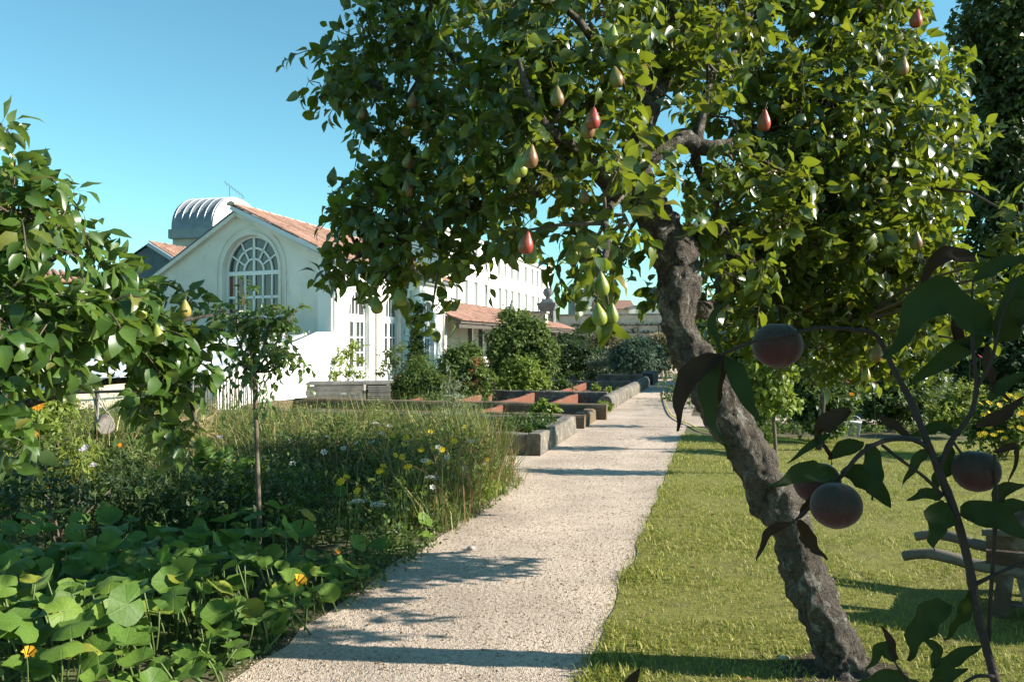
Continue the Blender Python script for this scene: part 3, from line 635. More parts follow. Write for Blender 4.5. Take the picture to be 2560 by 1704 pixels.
# ------------------------------------------------------------------ domed hall, aerial, small house, left garden wall
B0 = at(428, 590, 45); zb = B0.z; B0.z = 0
dh = empty('domed_hall', B0, 'tall hall with grey zinc barrel roof behind the orangery', 'building')
BL, BR, BH = 2.5, 2.5, 2.0
MB().box(B0 + E2 * BL / 2 + D2 * BR + Z * zb / 2, (BL - .1, BR * 2 - .1, zb), E2, None, Z).build('wall', m_stonewall, dh)
vt = MB(); prof = [(BR - BR * math.cos(PI * k / 20), BH * math.sin(PI * k / 20) ** .85) for k in range(21)]
vs = [B0 + E2 * x + D2 * p[0] + Z * (zb + .30 + p[1]) for x in (0, BL) for p in prof]
vt.add(vs, [(k, k + 21, k + 22, k + 1) for k in range(20)] + [tuple(range(20, -1, -1))]); vt.build('barrel_roof', m_zinc, dh, True)
ee = [(-BR + p[0] + BR - BR, 0) for p in prof]
MB().plate(B0 + E2 * (BL + .01) + Z * (zb + .30), D2, Z, [(p[0], p[1]) for p in prof][::-1], (), .06).build('end_wall', m_white, dh)
for k in range(6):
    x = .15 + k * (BL - .25) / 5; mb = MB(); mb.tube([B0 + E2 * x + D2 * (p[0] - .0) + Z * (zb + .32 + p[1] * 1.01) for p in prof[1:14]], .028, 5); mb.build('roof_rib', plain('rib_light', (.42, .45, .48), .35, metallic=.2) if k == 0 else bpy.data.materials['rib_light'], dh, True)
MB().box(B0 + E2 * BL / 2 + D2 * BR + Z * (zb + .1), (BL + .2, BR * 2 + .25, .5), E2, None, Z).build('gutter_band', m_zinc, dh)
for k in range(5): MB().box(B0 + E2 * (BL + .08) + D2 * (1.9 + k * .28) + Z * (zb + 1.5), (.05, .12, .5), E2, None, Z).build('louvre', m_metal, dh)
aer = empty('television_aerial', at(574, 512, 47), 'thin television aerial standing above the zinc barrel roof', 'aerial')
a0 = at(574, 515, 47); mb = MB(); mb.tube([a0 - Z * .7, a0 + Z * 1.15], .022, 5); mb.build('mast', m_metal, aer)
mb = MB(); b0 = a0 + Z * 1.1; mb.tube([b0 + Vector((-.3, 0, .25)), b0 + Vector((.75, .2, -.55))], .015, 4); mb.build('boom', m_metal, aer)
for k in range(6):
    c = b0 + Vector((-.2 + .17 * k, .03 * k, .17 - .13 * k)); mb = MB(); mb.tube([c + Vector((-.06, .35, -.1)), c + Vector((.06, -.35, .1))], .008, 4); mb.build('element', m_metal, aer)
mb = MB(); mb.tube([a0 + Z * .45, a0 + Z * .45 + Vector((.85, .1, 0))], .012, 4); mb.build('stay', m_metal, aer)

hp = at(375, 612, 36); sh = empty('gabled_house', Vector((hp.x, hp.y, 0)), 'small slate-blue gabled house with red roof left of the orangery', 'house')
H0 = Vector((hp.x, hp.y, 0)); hz = hp.z
MB().plate(H0, E2, Z, [(-2.2, 0), (1.5, 0), (1.5, hz - .85), (0, hz), (-2.2, hz - 1.25)], (), .3).build('gable_wall', m_slate, sh)
MB().add([H0 + E2 * .0 + Z * (hz + .06) - D2 * .12, H0 + E2 * 1.7 + Z * (hz - .92) - D2 * .12, H0 + E2 * 1.7 + Z * (hz - .92) + D2 * 7, H0 + Z * (hz + .06) + D2 * 7, H0 - E2 * 2.4 + Z * (hz - 1.3) - D2 * .12, H0 - E2 * 2.4 + Z * (hz - 1.3) + D2 * 7], [(0, 1, 2, 3), (0, 3, 5, 4)]).build('roof_deck', m_slate, sh)
MB().box(H0 + E2 * 1.45 + D2 * 3.5 + Z * (hz - 1) / 2, (.2, 7, hz - 1), E2, None, Z).build('side_wall', m_stonewall, sh)
tileroof(H0 + E2 * 1.75 + Z * (hz - .93) - D2 * .1, H0 + Z * (hz + .06) - D2 * .1, D2, 7, sh, 160, sp=.24, row=.38)
MB().beam(H0 - D2 * .14 + Z * (hz + .02), H0 - D2 * .14 + E2 * 1.7 + Z * (hz - .95), .06, .16).build('barge_board', plain('bluegrey_paint', (.42, .47, .50), .5), sh)

gw = empty('tiled_garden_wall', at(150, 852, 27) * 1.0 - Z * 1.6, 'pale rubble garden wall with red tile coping behind the left pear tree', 'wall')
wa, wb = at(-140, 852, 26), at(465, 852, 31); wa.z = wb.z = 0; wd = (wb - wa).normalized(); wn = wd.cross(Z).normalized(); wn = wn if wn.y < 0 else -wn; wl = (wb - wa).length
MB().box((wa + wb) / 2 + Z * 1.62, (wl, .5, 3.24), wd, None, Z).build('wall_body', m_stonewall, gw)
MB().box((wa + wb) / 2 + Z * 3.34, (wl, .62, .2), wd, None, Z).build('wall_band', m_white, gw)
e0 = wa + wn * .6 + Z * 3.50; r0 = wa - wn * .5 + Z * 3.92
MB().add([e0, e0 + wd * wl * .62, r0 + wd * wl * .62, r0, r0 - wn * .9 - Z * .35, r0 - wn * .9 - Z * .35 + wd * wl * .62], [(0, 1, 2, 3), (3, 2, 5, 4)]).build('coping_deck', m_redbrick, gw)
tileroof(e0, r0, wd, wl * .62, gw, 110, sp=.22, row=.40)

# ------------------------------------------------------------------ tall white building and far roofs
TW0 = Vector((4.43, 95, 0)); TL = 38
tw = empty('tall_white_building', TW0 - D2 * TL / 2, 'long three-storey white building with regular windows in the distance', 'building')
def tpt(t, z, o=0.0): return TW0 - D2 * t + Z * z + E2 * o       # t runs back toward the camera
slots = []
def tfind(px):
    k = (px - CX) / FPX; return (TW0.x - k * TW0.y) / (D2.x - k * D2.y)
up_px = [1247, 1263, 1279.6, 1295, 1314.6, 1331.5, 1344, 1355, 1365.5]; lo_px = [1250, 1266, 1281, 1297.6, 1315.6, 1332.6, 1346, 1357, 1367]
for a in up_px: slots.append((tfind(a), 7.25, 8.9))
for a in lo_px: slots.append((tfind(a), 4.1, 6.2))
for a in (1140, 1165, 1190, 1215): slots += [(tfind(a), 7.25, 8.9), (tfind(a), 4.1, 6.2)]
holes = [[(-t - .55, z0), (-t + .55, z0), (-t + .55, z1), (-t - .55, z1)] for t, z0, z1 in slots]
MB().plate(TW0, D2, Z, [(-TL, 0), (0, 0), (0, 9.5), (-TL, 9.5)], holes, .3).build('facade', m_white, tw)
MB().plate(TW0 - E2 * 8, D2, Z, [(-TL, 0), (0, 0), (0, 9.5), (-TL, 9.5)], (), .3).build('rear_wall', m_white, tw)
for t in (0.15, TL - .15): MB().box(tpt(t, 4.75, -4.15), (.3, 8.0, 9.5), D2, None, Z).build('end_wall', m_white, tw)
for t, z0, z1 in slots:
    w = MB(); w.box(tpt(t, (z0 + z1) / 2, -.22), (1.1, .05, z1 - z0), D2, None, Z); wo = w.build('window', m_glassfar, tw)
    MB().beam(tpt(t, z0, -.17), tpt(t, z1, -.17), .05, .10, D2).build('frame', m_paint, wo)
for z, h, o in ((6.9, .16, .10), (6.65, .10, .06), (9.42, .3, .25)): MB().box(tpt(TL / 2, z, o / 2), (TL + .2, o, h), D2, None, Z).build('string_course', m_white, tw)
MB().add([tpt(0, 9.6, .3), tpt(TL, 9.6, .3), tpt(TL, 10.1, -4), tpt(0, 10.1, -4), tpt(TL, 9.6, -8.3), tpt(0, 9.6, -8.3)], [(0, 3, 2, 1), (3, 5, 4, 2), (0, 5, 3), (1, 2, 4)]).build('roof', m_zinc, tw)

def farblock(name, label, x0, x1, ytop, d, mat, win=0, depth=8, roof=None):
    a, b = at(x0, ytop, d), at(x1, ytop, d); zt = a.z; a.z = b.z = 0; e = empty(name, (a + b) / 2, label, 'building', None)
    wdt = (b - a).length
    MB().box((a + b) / 2 + Vector((0, depth / 2, zt / 2)), (wdt, depth, zt)).build('wall', mat, e)
    for k in range(win):
        c = a + (b - a) * (k + .5) / win; wo = MB().box(c + Vector((0, -.06, zt * .72)), (wdt / win * .35, .1, zt * .28)).build('window', m_glassfar, e)
        MB().box(c + Vector((0, -.12, zt * .57)), (wdt / win * .5, .12, .14)).build('sill', m_white, wo)
    if roof:
        r = zt + roof[0]; MB().add([a + Vector((-.4, -.4, zt)), b + Vector((.4, -.4, zt)), b + Vector((.4, depth / 2, r)), a + Vector((-.4, depth / 2, r)), b + Vector((.4, depth + .4, zt)), a + Vector((-.4, depth + .4, zt))], [(0, 1, 2, 3), (3, 2, 4, 5), (0, 3, 5), (1, 4, 2)]).build('roof', roof[1], e)
    else: MB().box((a + b) / 2 + Vector((0, depth / 2, zt + .15)), (wdt + .5, depth + .5, .3)).build('roof', m_zinc, e)
farblock('distant_house', 'far cream house with a row of windows under the pear tree fruit', 1452, 1530, 728, 120, m_white, 6)
farblock('distant_house', 'far slate-sided block beside the cream house behind the gate pillar', 1430, 1451, 716, 118, m_darkstone, 1)
farblock('distant_house', 'far low house with red tiled roof behind the garden wall', 1500, 1580, 772, 95, m_stonewall, 4, 8, (1.2, m_tile))
farblock('distant_shed', 'far pale flat-roofed shed just left of the leaning trunk', 1588, 1668, 770, 90, m_white, 3, 6)

# ------------------------------------------------------------------ gallery, pillar and back wall
GU0, GU1 = -10.5, -13.6; GV0, GV1 = 33.5, 61.5
gal = empty('gallery', uv(-12, 47), 'long low gallery with red tiled lean-to roof on dark posts', 'gallery')
MB().box(uv(GU1, (GV0 + GV1) / 2, 1.75), (.3, GV1 - GV0, 3.5), E2, None, Z).build('rear_wall', m_white, gal)
MB().add([uv(GU0, GV0, 2.42), uv(GU0, GV1, 2.42), uv(GU1, GV1, 3.55), uv(GU1, GV0, 3.55), uv(GU0, GV0, 2.34), uv(GU0, GV1, 2.34), uv(GU1, GV1, 3.47), uv(GU1, GV0, 3.47)], [(0, 1, 2, 3), (7, 6, 5, 4), (0, 4, 5, 1), (0, 3, 7, 4), (1, 5, 6, 2)]).build('roof_deck', m_darkwood, gal)
tileroof(uv(GU0 + .05, GV0, 2.42), uv(GU1, GV0, 3.55), D2, GV1 - GV0, gal, 300, sp=.22, row=.38)
MB().box(uv(GU0 - .15, (GV0 + GV1) / 2, 2.25), (.16, GV1 - GV0, .2), E2, None, Z).build('eaves_beam', m_darkwood, gal)
for v in (35.6, 37.3, 41, 45, 49, 53, 57): MB().box(uv(GU0 - .2, v, 1.1), (.2, .2, 2.2), E2, None, Z).build('post', m_darkwood, gal)
MB().box(uv(GU0 - .5, 60.6, 1.1), (.8, 1.4, 2.2), E2, None, Z).build('end_pier', m_stonewall, gal)
MB().box(uv(GU1 + .2, 38.5, 1.75), (.08, 3.4, 1.3), E2, None, Z).build('window', m_glassfar, gal)
for k in range(9): MB().box(uv(GU1 + .26, 36.9 + k * .4, 1.75), (.06, .08, 1.4), E2, None, Z).build('window_bar', m_paint, gal)
lf = empty('lantern_finial', at(1279, 783, 45), 'dark bell-shaped lantern finial standing on the gallery roof', 'finial')
lz = at(1279, 783, 45)
MB().lathe([(.20, 0), (.24, .05), (.22, .22), (.13, .36), (.10, .40), (.11, .46), (.07, .52), (.03, .60), (.02, .72)], 10, lz).build('bell', m_darkstone, lf, True)
for k in range(4): MB().tube([lz + Vector((.2 * math.cos(k * PI / 2), .2 * math.sin(k * PI / 2), -.18)), lz + Vector((.2 * math.cos(k * PI / 2), .2 * math.sin(k * PI / 2), .03))], .025, 5).build('leg', m_darkstone, lf)
cb = empty('chimney_block', at(1346, 806, 52), 'squat stone chimney block on the gallery roof before the gate pillar', 'chimney'); c_ = at(1346, 806, 52)
MB().box(c_ + Z * .25, (1.05, .8, .6), E2, None, Z).build('block', m_stonewall, cb); MB().box(c_ + Z * .62, (1.22, .95, .14), E2, None, Z).build('cap', m_darkstone, cb)
gp_ = at(1370, 852, 60); gp_.z = 0; m_pillar = surf('pillar_stone', (.17, .18, .18), (.10, .105, .105), 3, .95, .5, 18)
pil = empty('gate_pillar', gp_, 'grey square stone gate pillar with moulded cap and ball at the back wall', 'pillar')
MB().box(gp_ + Z * 1.9, (.98, .98, 3.8), E2, None, Z).build('shaft', m_pillar, pil)
MB().box(gp_ + Z * 3.95, (1.12, 1.12, .3), E2, None, Z, taper=1.12).build('necking', m_pillar, pil); MB().box(gp_ + Z * 4.2, (1.34, 1.34, .2), E2, None, Z).build('cap', m_pillar, pil); MB().box(gp_ + Z * 4.45, (1.0, 1.0, .3), E2, None, Z, taper=.6).build('cap_top', m_pillar, pil)
MB().lathe([(.05, 4.55), (.2, 4.62), (.16, 4.7), (.3, 4.85), (.38, 5.05), (.3, 5.28), (.1, 5.40)], 12, gp_).build('ball', m_pillar, pil, True)
bw = empty('back_garden_wall', uv(4, 63), 'high pale stone garden wall closing the far end of the path', 'wall')
MB().box(uv(-5, 63, 1.75), (17, .5, 3.5), E2, None, Z).build('wall_body', m_stonewall, bw); MB().box(uv(-5, 63, 3.56), (17, .66, .14), E2, None, Z).build('coping', m_darkstone, bw)
# espalier lines trained on the back wall
esp = empty('espalier', uv(-8, 62.5), 'dark fruit espalier trained in tiers on the back wall', 'espalier'); mb = MB(); P = []
for z in (.9, 1.6, 2.2, 2.75):
    mb.tube([uv(-11, 62.6, z), uv(-2.5, 62.6, z + .05)], .03, 5)
    for k in range(260):
        if RNG.random() < .5 + .5 * noise.noise(Vector((k * .05, z * 3, 0))) + (.35 if z < 1.7 else 0): P.append(uv(RNG.uniform(-11, -2.2), 62.5 + RNG.normal(0, .08), z + abs(RNG.normal(0, .13))))
for k in range(6): mb.tube([uv(-10.4 + k * 1.5, 62.6, 0), uv(-10.4 + k * 1.5, 62.6, 2.8)], .04, 5)
mb.build('stems', m_twig, esp); P = np.array(P); n = len(P)
stuff('foliage', SMALL, rosettes(P, unit(RNG.normal(size=(n, 3)) + np.array([0, -1, .3])), 4, (.10, .18)), m_darkleaf, esp)

# ------------------------------------------------------------------ raised beds
def wallbox(name, u0, u1, v0, v1, h, mat, parent, bev=.03, seg=10):
    """stone wall with rounded, worn top edges; long axis subdivided and jittered"""
    lu, lv = u1 - u0, v1 - v0; longu = lu > lv; L = max(lu, lv); n = max(2, int(L / .25)); mb = MB(); w = min(lu, lv)
    prof = [(0, -.05), (0, h - bev), (bev * .3, h - bev * .3), (bev, h), (w - bev, h), (w - bev * .3, h - bev * .3), (w, h - bev), (w, -.05)]; vs = []
    for i in range(n + 1):
        t = i / n
        for (a, z) in prof:
            p = uv(u0 + L * t, v0 + a, z) if longu else uv(u0 + a, v0 + L * t, z)
            q = noise.noise_vector(p * 2.3) * .026 + noise.noise_vector(p * 9) * .012
            vs.append(p + (q if z > 0 else q * .3))
    m = len(prof); fs = []
    for i in range(n):
        for k in range(m - 1): fs.append((i * m + k, (i + 1) * m + k, (i + 1) * m + k + 1, i * m + k + 1) if longu else (i * m + k + 1, (i + 1) * m + k + 1, (i + 1) * m + k, i * m + k))
    fs += [tuple(range(m)), tuple(range(n * m + m - 1, n * m - 1, -1))]
    mb.add(vs, fs); return mb.build(name, mat, parent)
def soil(u0, u1, v0, v1, z, parent):
    n = 24; mb = MB(); vs = [uv(u0 + (u1 - u0) * i / n, v0 + (v1 - v0) * j / n, z + .05 * noise.noise(Vector((i * .5, j * .5, u0)))) for j in range(n + 1) for i in range(n + 1)]
    mb.add(vs, [(j * (n + 1) + i, j * (n + 1) + i + 1, (j + 1) * (n + 1) + i + 1, (j + 1) * (n + 1) + i) for j in range(n) for i in range(n)]); mb.build('bed_soil', m_soil, parent, True)
BU = -2.42; BLU = -9.2
b1 = empty('raised_bed', uv(-5, 12.8), 'nearest stone-walled raised bed with dense green parsley', 'raised bed', 'stone raised beds left of the path')
wallbox('front_wall', BLU, BU - .22, 11.42, 11.64, .30, m_bedstone, b1); wallbox('path_wall', BU - .215, BU, 11.40, 14.45, .305, m_bedstone, b1); wallbox('back_wall', BLU, BU - .22, 14.22, 14.42, .30, m_bedstone, b1); wallbox('end_wall', BLU - .2, BLU - .003, 11.42, 14.42, .29, m_bedstone, b1)
soil(BLU, BU - .2, 11.6, 14.25, .10, b1)
b2 = empty('raised_bed', uv(-5, 16), 'second raised bed with mossy ochre walls and a lettuce clump', 'raised bed', 'stone raised beds left of the path')
wallbox('front_wall', BLU, BU + .02, 15.15, 15.34, .26, m_bedochre, b2, .05); wallbox('back_wall', BLU, BU + .18, 16.95, 17.17, .33, m_bedochre, b2, .06)
for k in range(5): wallbox('path_stone', BU - .22, BU - .0 + random.uniform(-.02, .02), 15.37 + k * .318, 15.37 + k * .318 + .305, .25 + random.uniform(-.03, .02), m_bedochre, b2, .05)
wallbox('end_wall', BLU - .2, BLU - .003, 15.15, 17.2, .3, m_bedochre, b2); soil(BLU, BU - .2, 15.3, 17, .05, b2)
wallbox('divider', -4.5, -4.38, 15.37, 16.94, .27, m_redbrick, b2)
b3 = empty('raised_bed', uv(-5, 25), 'long far raised bed with red dividers and rounded coping stones', 'raised bed', 'stone raised beds left of the path')
v = 19.2
while v < 30.2:
    L = random.uniform(.8, 1.1); st = MB(); c = uv(BU - .14, v + L / 2, 0)
    pr = arc(0, .20, .15, 0, PI, 7); vs = [uv(BU - .14 + p[0], v + s, p[1]) for s in (.015, L - .015) for p in ([(.15, -.02)] + pr + [(-.15, -.02)])]; m = len(vs) // 2
    vs = [q + noise.noise_vector(q * 3) * .02 for q in vs]
    st.add(vs, [(k + 1, k, m + k, m + k + 1) for k in range(m - 1)] + [tuple(range(m)), tuple(range(2 * m - 1, m - 1, -1))]); st.build('coping_stone', m_bedstone, b3); v += L
for vv, h_ in ((20.9, .33), (26.6, .33), (30.4, .40)): wallbox('cross_wall', BLU, BU - .31, vv, vv + .2, h_, m_bedstone, b3)
for vv, us in ((17.25, (-3.56, -4.68, -5.8, -6.9)), (21.12, (-4.2, -5.46, -6.7))):
    for u_ in us: wallbox('divider', u_, u_ + .11, vv, min(vv + 6.5, 20.88 if vv < 18 else 26.58), .28, m_redbrick, b3)
soil(BLU, BU - .3, 17.25, 30.4, .055, b3)
tr_ = empty('stone_planter', uv(-2.6, 32), 'dark stone planter box beside the far end of the path', 'planter')
wallbox('body', -2.9, -2.36, 30.75, 33.4, .42, surf('planter_slate', (.07, .075, .072), (.045, .048, .046), 5, .9, .5, 20), tr_, .04)

def leafy(name, label, cat, clumps, dens, geos, size, mat, k=5, group=None, stems=True, grav=.25, base=None, stem_mat=None, n_obj=0, spread=(.5, 1.6), stemr=.012):
    """a plant: stems from its foot to each clump, foliage on the clumps"""
    c0 = [at(x, y, d) for x, y, d, r in clumps]; foot = base or Vector((sum(c.x for c in c0) / len(c0), sum(c.y for c in c0) / len(c0), 0.0))
    root = empty(name, foot, label, cat, group); P, O, C = clump_points(clumps, dens * .85, .46)
    keep = P[:, 2] > foot.z + .03; P, O, C = P[keep], O[keep], C[keep]
    if stems:
        mb = MB()
        for c in c0:
            m = foot.lerp(c, .5) + Vector((random.uniform(-.1, .1), random.uniform(-.1, .1), .08)) * min(1, (c - foot).length); mb.tube([foot + Vector((random.uniform(-.04, .04), random.uniform(-.04, .04), -.02)), m, c], [stemr, stemr * .8, stemr * .45], 5)
        o = mb.build('stems', stem_mat or m_twig, root, True)
    Ms = rosettes(P, O, k, size, grav, spread)
    if stems and c0[0].y > 9: sm, sln = sprays(P, O, max(6, len(P) // 12), (size[1] * 1.4, size[1] * 3.2), size, .25, 7, .5); Ms = np.concatenate([Ms, sm])
    if n_obj: pieces('leaf', 'foliage', geos, Ms, mat, root, n_obj)
    else: stuff('foliage', geos, Ms, mat, root)
    return root
leafy('parsley', 'dense dark green parsley filling the nearest raised bed', 'herb', [(1265, 1070, 12.6, 26), (1300, 1065, 13, 28), (1335, 1062, 13.2, 28), (1370, 1058, 13.6, 24), (1310, 1082, 12.3, 24), (1350, 1078, 12.5, 22), (1280, 1085, 12.2, 20)], 330, SMALL, (.05, .09), m_shrub, stems=False)
leafy('lettuce', 'bright green lettuce clump in the ochre-walled bed', 'lettuce', [(1358, 1018, 16.2, 12), (1380, 1024, 16, 10), (1345, 1022, 16.2, 10)], 260, SMALL, (.10, .17), m_bright, stems=False)
leafy('bed_seedlings', 'low green seedlings in the far compartment of the long bed', 'seedlings', [(1420, 936, 30, 8), (1450, 938, 30, 8), (1480, 937, 30.5, 8), (1510, 938, 31, 8), (1535, 938, 31, 7), (1400, 938, 30, 6)], 140, SMALL, (.08, .16), m_shrub, stems=False)
leafy('salad_plants', 'yellow-green salad plants beside the long bed coping', 'salad', [(1490, 972, 22.5, 8), (1520, 974, 22.5, 8), (1505, 1012, 19, 9), (1522, 1016, 18.8, 7), (1545, 974, 22.8, 6)], 220, SMALL, (.06, .12), m_bright, stems=False)
leafy('bean_plant', 'small leafy bean plant in a middle bed compartment', 'bean plant', [(1405, 962, 24, 14), (1420, 968, 24, 12), (1395, 970, 24, 10)], 220, SMALL, (.07, .12), m_shrub)

# ------------------------------------------------------------------ plank stack, picket fence, boards, pot
ps = gnd(870, 1024); pdir = Vector((.97, .22, 0)).normalized(); pn = Vector((.22, -.97, 0)).normalized()
PA = gnd(765, 1030); PA.y = 18.6; PA.x = (765 - CX) / FPX * 18.6; PA.z = 0
for sx in (.35, 1.0, 1.75):
    c = PA + pdir * sx - pn * .5; tag(MB().box(c + Z * .09, (.16, 1.0, .18), pdir, None, Z).build('bearer_block', m_darkwood), ('left', 'middle', 'right')[(.35, 1.0, 1.75).index(sx)] + ' dark timber block under the plank stack', 'block', 'blocks under the plank stack')
lay = 0
for k in range(4):
    L = 1.30 - .02 * k + random.uniform(-.03, .03); z0 = .18 + k * .105
    o = MB().box(PA + pdir * (L / 2 + random.uniform(-.03, .03)) - pn * (.06 + .0) + Z * (z0 + .05), (L, .06, .10), pdir, None, Z).build('plank', m_plank)
    tag(o, ('lowest', 'second lowest', 'second highest', 'highest')[k] + ' of the wide weathered boards facing the meadow in the timber stack', 'plank', 'upright front boards of the timber stack')
for k in range(5):
    L = 1.85; o = MB().box(PA + pdir * (L / 2 + .02 * k) - pn * (.20 + .2 * k) + Z * (.635 + .012 * (k % 2)), (L, .185, .045), pdir + Vector((0, .01 * random.uniform(-1, 1), 0)), None, Z).build('plank', m_plank)
    tag(o, 'long silvery top plank of the timber stack, ' + ('nearest the meadow', 'second from the meadow', 'in the middle', 'second from the orangery', 'nearest the orangery')[k], 'plank', 'top planks of the timber stack')
for k in range(9):
    o = MB().box(PA + pdir * (1.62 + random.uniform(-.015, .015)) - pn * .42 + Z * (.20 + k * .046), (.52, .72, .030), pdir, None, Z).build('slat', m_plank)
    tag(o, ('lowest', 'second', 'third', 'fourth', 'fifth', 'sixth', 'seventh', 'eighth', 'highest')[k] + ' thin slat from the bottom at the right end of the timber stack', 'slat', 'thin slats of the timber stack')
o = MB().box(PA + pdir * .72 - pn * .5 + Z * .39, (1.1, .7, .40), pdir, None, Z).build('timber_bundle', m_darkwood); tag(o, 'dark timber bundle in the heart of the plank stack', 'timber')

pf = empty('picket_fence', at(545, 852, 18.2) - Z * 1.6, 'rustic chestnut paling fence before the glasshouse', 'fence'); k = 0; x = 452.0
F0, F1 = at(440, 852, 17.2), at(650, 852, 18.9); F0.z = F1.z = 0
nP = 34
for k in range(nP):
    t = (k + random.uniform(-.25, .25)) / nP; p = F0.lerp(F1, t); h = random.uniform(.80, .98) * (.75 if t < .12 else 1); lean = Vector((random.uniform(-.05, .05), random.uniform(-.03, .03), 0)); r = random.uniform(.012, .022)
    MB().tube([p, p + lean * .5 + Z * h * .5, p + lean + Z * h], [r, r, r * .8], 5).build('picket', m_wood, pf, True)
for z in (.25, .68): MB().tube([F0 + Z * z, F0.lerp(F1, .5) + Z * (z - .02), F1 + Z * z], .007, 4).build('wire', m_metal, pf)
bf = empty('board_barrier', at(240, 852, 16.5) - Z * 1.6, 'bleached horizontal board barrier behind the hanging log', 'barrier')
q0, q1 = at(120, 852, 15.6), at(350, 852, 17.4); q0.z = q1.z = 0
for k, (z, h) in enumerate(((.36, .15), (.53, .14), (.69, .13))): MB().beam(q0 + Z * z, q1 + Z * (z + .03 * math.sin(k * 2)), .03, h).build('board', surf('bleached_board', (.60, .53, .42), (.45, .37, .28), 3, .9, .4, 14, stretch=(.3, .3, 4), vary=.2) if k == 0 else bpy.data.materials['bleached_board'], bf)
for t in (.03, .5, .97): MB().box(q0.lerp(q1, t) + Vector((0, .05, .4)), (.07, .06, .84)).build('post', m_wood, bf)
pt = at(1003, 960, 27); pz = Vector((pt.x, pt.y, 0)); pot = empty('terracotta_pot', pz, 'red terracotta pot by the orangery doors', 'pot')
MB().lathe([(.17, 0), (.24, .42), (.245, .43)], 16, pz).build('body', m_terracotta, pot, True); MB().lathe([(.255, .40), (.27, .42), (.27, .48), (.22, .485)], 16, pz).build('rim', m_terracotta, pot, True)
MB().lathe([(.2, .41), (.19, .44)], 12, pz).build('soil', m_soil, pot)

# hanging log with cords on a stake
hl = empty('hanging_log', at(262, 1060, 9.3), 'short round log hung by cords among the herbs', 'log')
c = at(262, 1060, 9.3); ax = Vector((.45, -.85, -.05)).normalized()
MB().tube([c - ax * .17, c - ax * .165, c + ax * .165, c + ax * .17], [.085, .098, .098, .088], 18).build('log_body', m_wood, hl, True)
MB().tube([c + ax * .171, c + ax * .174], [.082, .08], 18).build('cut_end', surf('log_end', (.36, .32, .28), (.26, .23, .2), 20, .9, .3, 60), hl)
ap = at(240, 985, 9.35)
for s in (-.14, .14):
    for sd in (-1, 1): MB().tube([ap + Vector((s * .25, 0, 0)), c + ax * s + Vector((sd * .085, 0, .04))], .006, 4).build('cord', m_cord, hl)
ws = empty('wooden_stake', Vector((ap.x - .05, ap.y + .12, 0)), 'dark wooden stake with crossbar holding the hanging log', 'stake')
w0 = Vector((ap.x - .05, ap.y + .12, 0)); MB().tube([w0, w0 + Z * 1.15], .025, 7).build('upright', m_darkwood, ws); MB().tube([w0 + Vector((-.3, -.05, 1.02)), w0 + Vector((.55, -.15, 1.05))], .018, 6).build('crossbar', m_darkwood, ws)
cn = gnd(262, 1100); o = MB().tube([at(268, 1084, 9.6) - Z * .55, at(306, 995, 9.9)], .011, 6).build('bamboo_cane', m_bamboo); tag(o, 'slanting yellow bamboo cane beside the hanging log', 'cane')

# ------------------------------------------------------------------ yellow hose
hp_ = [(1664, 925), (1668, 945), (1662, 968), (1658, 985), (1664, 1010), (1676, 1035), (1700, 1052), (1728, 1064), (1760, 1078), (1830, 1090), (1915, 1098), (1990, 1104), (2080, 1118), (2250, 1132), (2400, 1134), (2640, 1148)]
o = MB().tube([Vector((p[0], p[1], .035)) for p in curve([tuple(gnd(x, y, .02))[:2] for x, y in hp_], 6)], .013, 6).build('garden_hose', m_hose, smooth=True); tag(o, 'thin yellow garden hose trailing across lawn and path', 'hose')

# ------------------------------------------------------------------ old wooden wheelbarrow
wb0 = Vector((3.09, 5.0, 0)); wbx = Vector((.85, -.53, 0)).normalized(); wby = Z.cross(wbx)
wbr = empty('wooden_wheelbarrow', wb0, 'old wooden wheelbarrow with pale handles at the right edge of the lawn', 'wheelbarrow')
def wp(x, y, z): return wb0 + wbx * x + wby * y + Z * z
for s in (-1, 1):
    y = s * .26
    pts = [(-.66, y * 1.15, .295), (-.60, y * 1.15, .315), (-.50, y * 1.13, .33), (-.38, y * 1.1, .315), (-.25, y * 1.05, .29), (.2, y, .27), (.7, y * .8, .26), (1.05, y * .5, .25)]
    c5 = curve(pts, 4); rd = [.030 if i < 8 else .036 for i in range(len(c5))]; rd[0] = .027
    MB().tube([wp(*p) for p in c5], rd, 8).build('handle_shaft', m_palewood, wbr, True)
    MB().beam(wp(-.12, y * 1.0, .30), wp(-.15, y * 1.1, 0), .065, .085, wbx).build('leg', m_oldwood, wbr)
    MB().beam(wp(-.05, y * 1.02, .28), wp(.02, y * 1.12, .0), .045, .06, wbx).build('leg_brace', m_oldwood, wbr)
    for k in range(2):
        z0 = .34 + k * .125; MB().beam(wp(-.22, y * (1.12 + .14 * k), z0), wp(.78, y * (1.0 + .14 * k), z0 + .03), .028, .115, Z + wby * s * .35).build('side_board', m_oldwood, wbr)
    MB().tube([wp(-.24, y * 1.36, .5), wp(.5, y * 1.32, .55), wp(.82, y * 1.2, .56)], .018, 7).build('top_rail', m_palewood, wbr, True)
for k in range(5): MB().beam(wp(-.22, -.23 + k * .115, .285), wp(.78, -.20 + k * .10, .285), .105, .022).build('floor_board', m_oldwood, wbr)
MB().beam(wp(.80, -.30, .42), wp(.80, .30, .42), .03, .28).build('front_board', m_oldwood, wbr)
for x in (-.16, .3): MB().beam(wp(x, -.3, .235), wp(x, .3, .235), .06, .05).build('cross_bar', m_oldwood, wbr)
MB().tube([wp(-.13, -.27, .09), wp(.85, -.16, .07)], .02, 6).build('ground_bar', m_oldwood, wbr)
wh = empty('wheel', wbx * 1.02 + Z * .21); wh.parent = wbr; wc = wp(1.02, 0, .21)
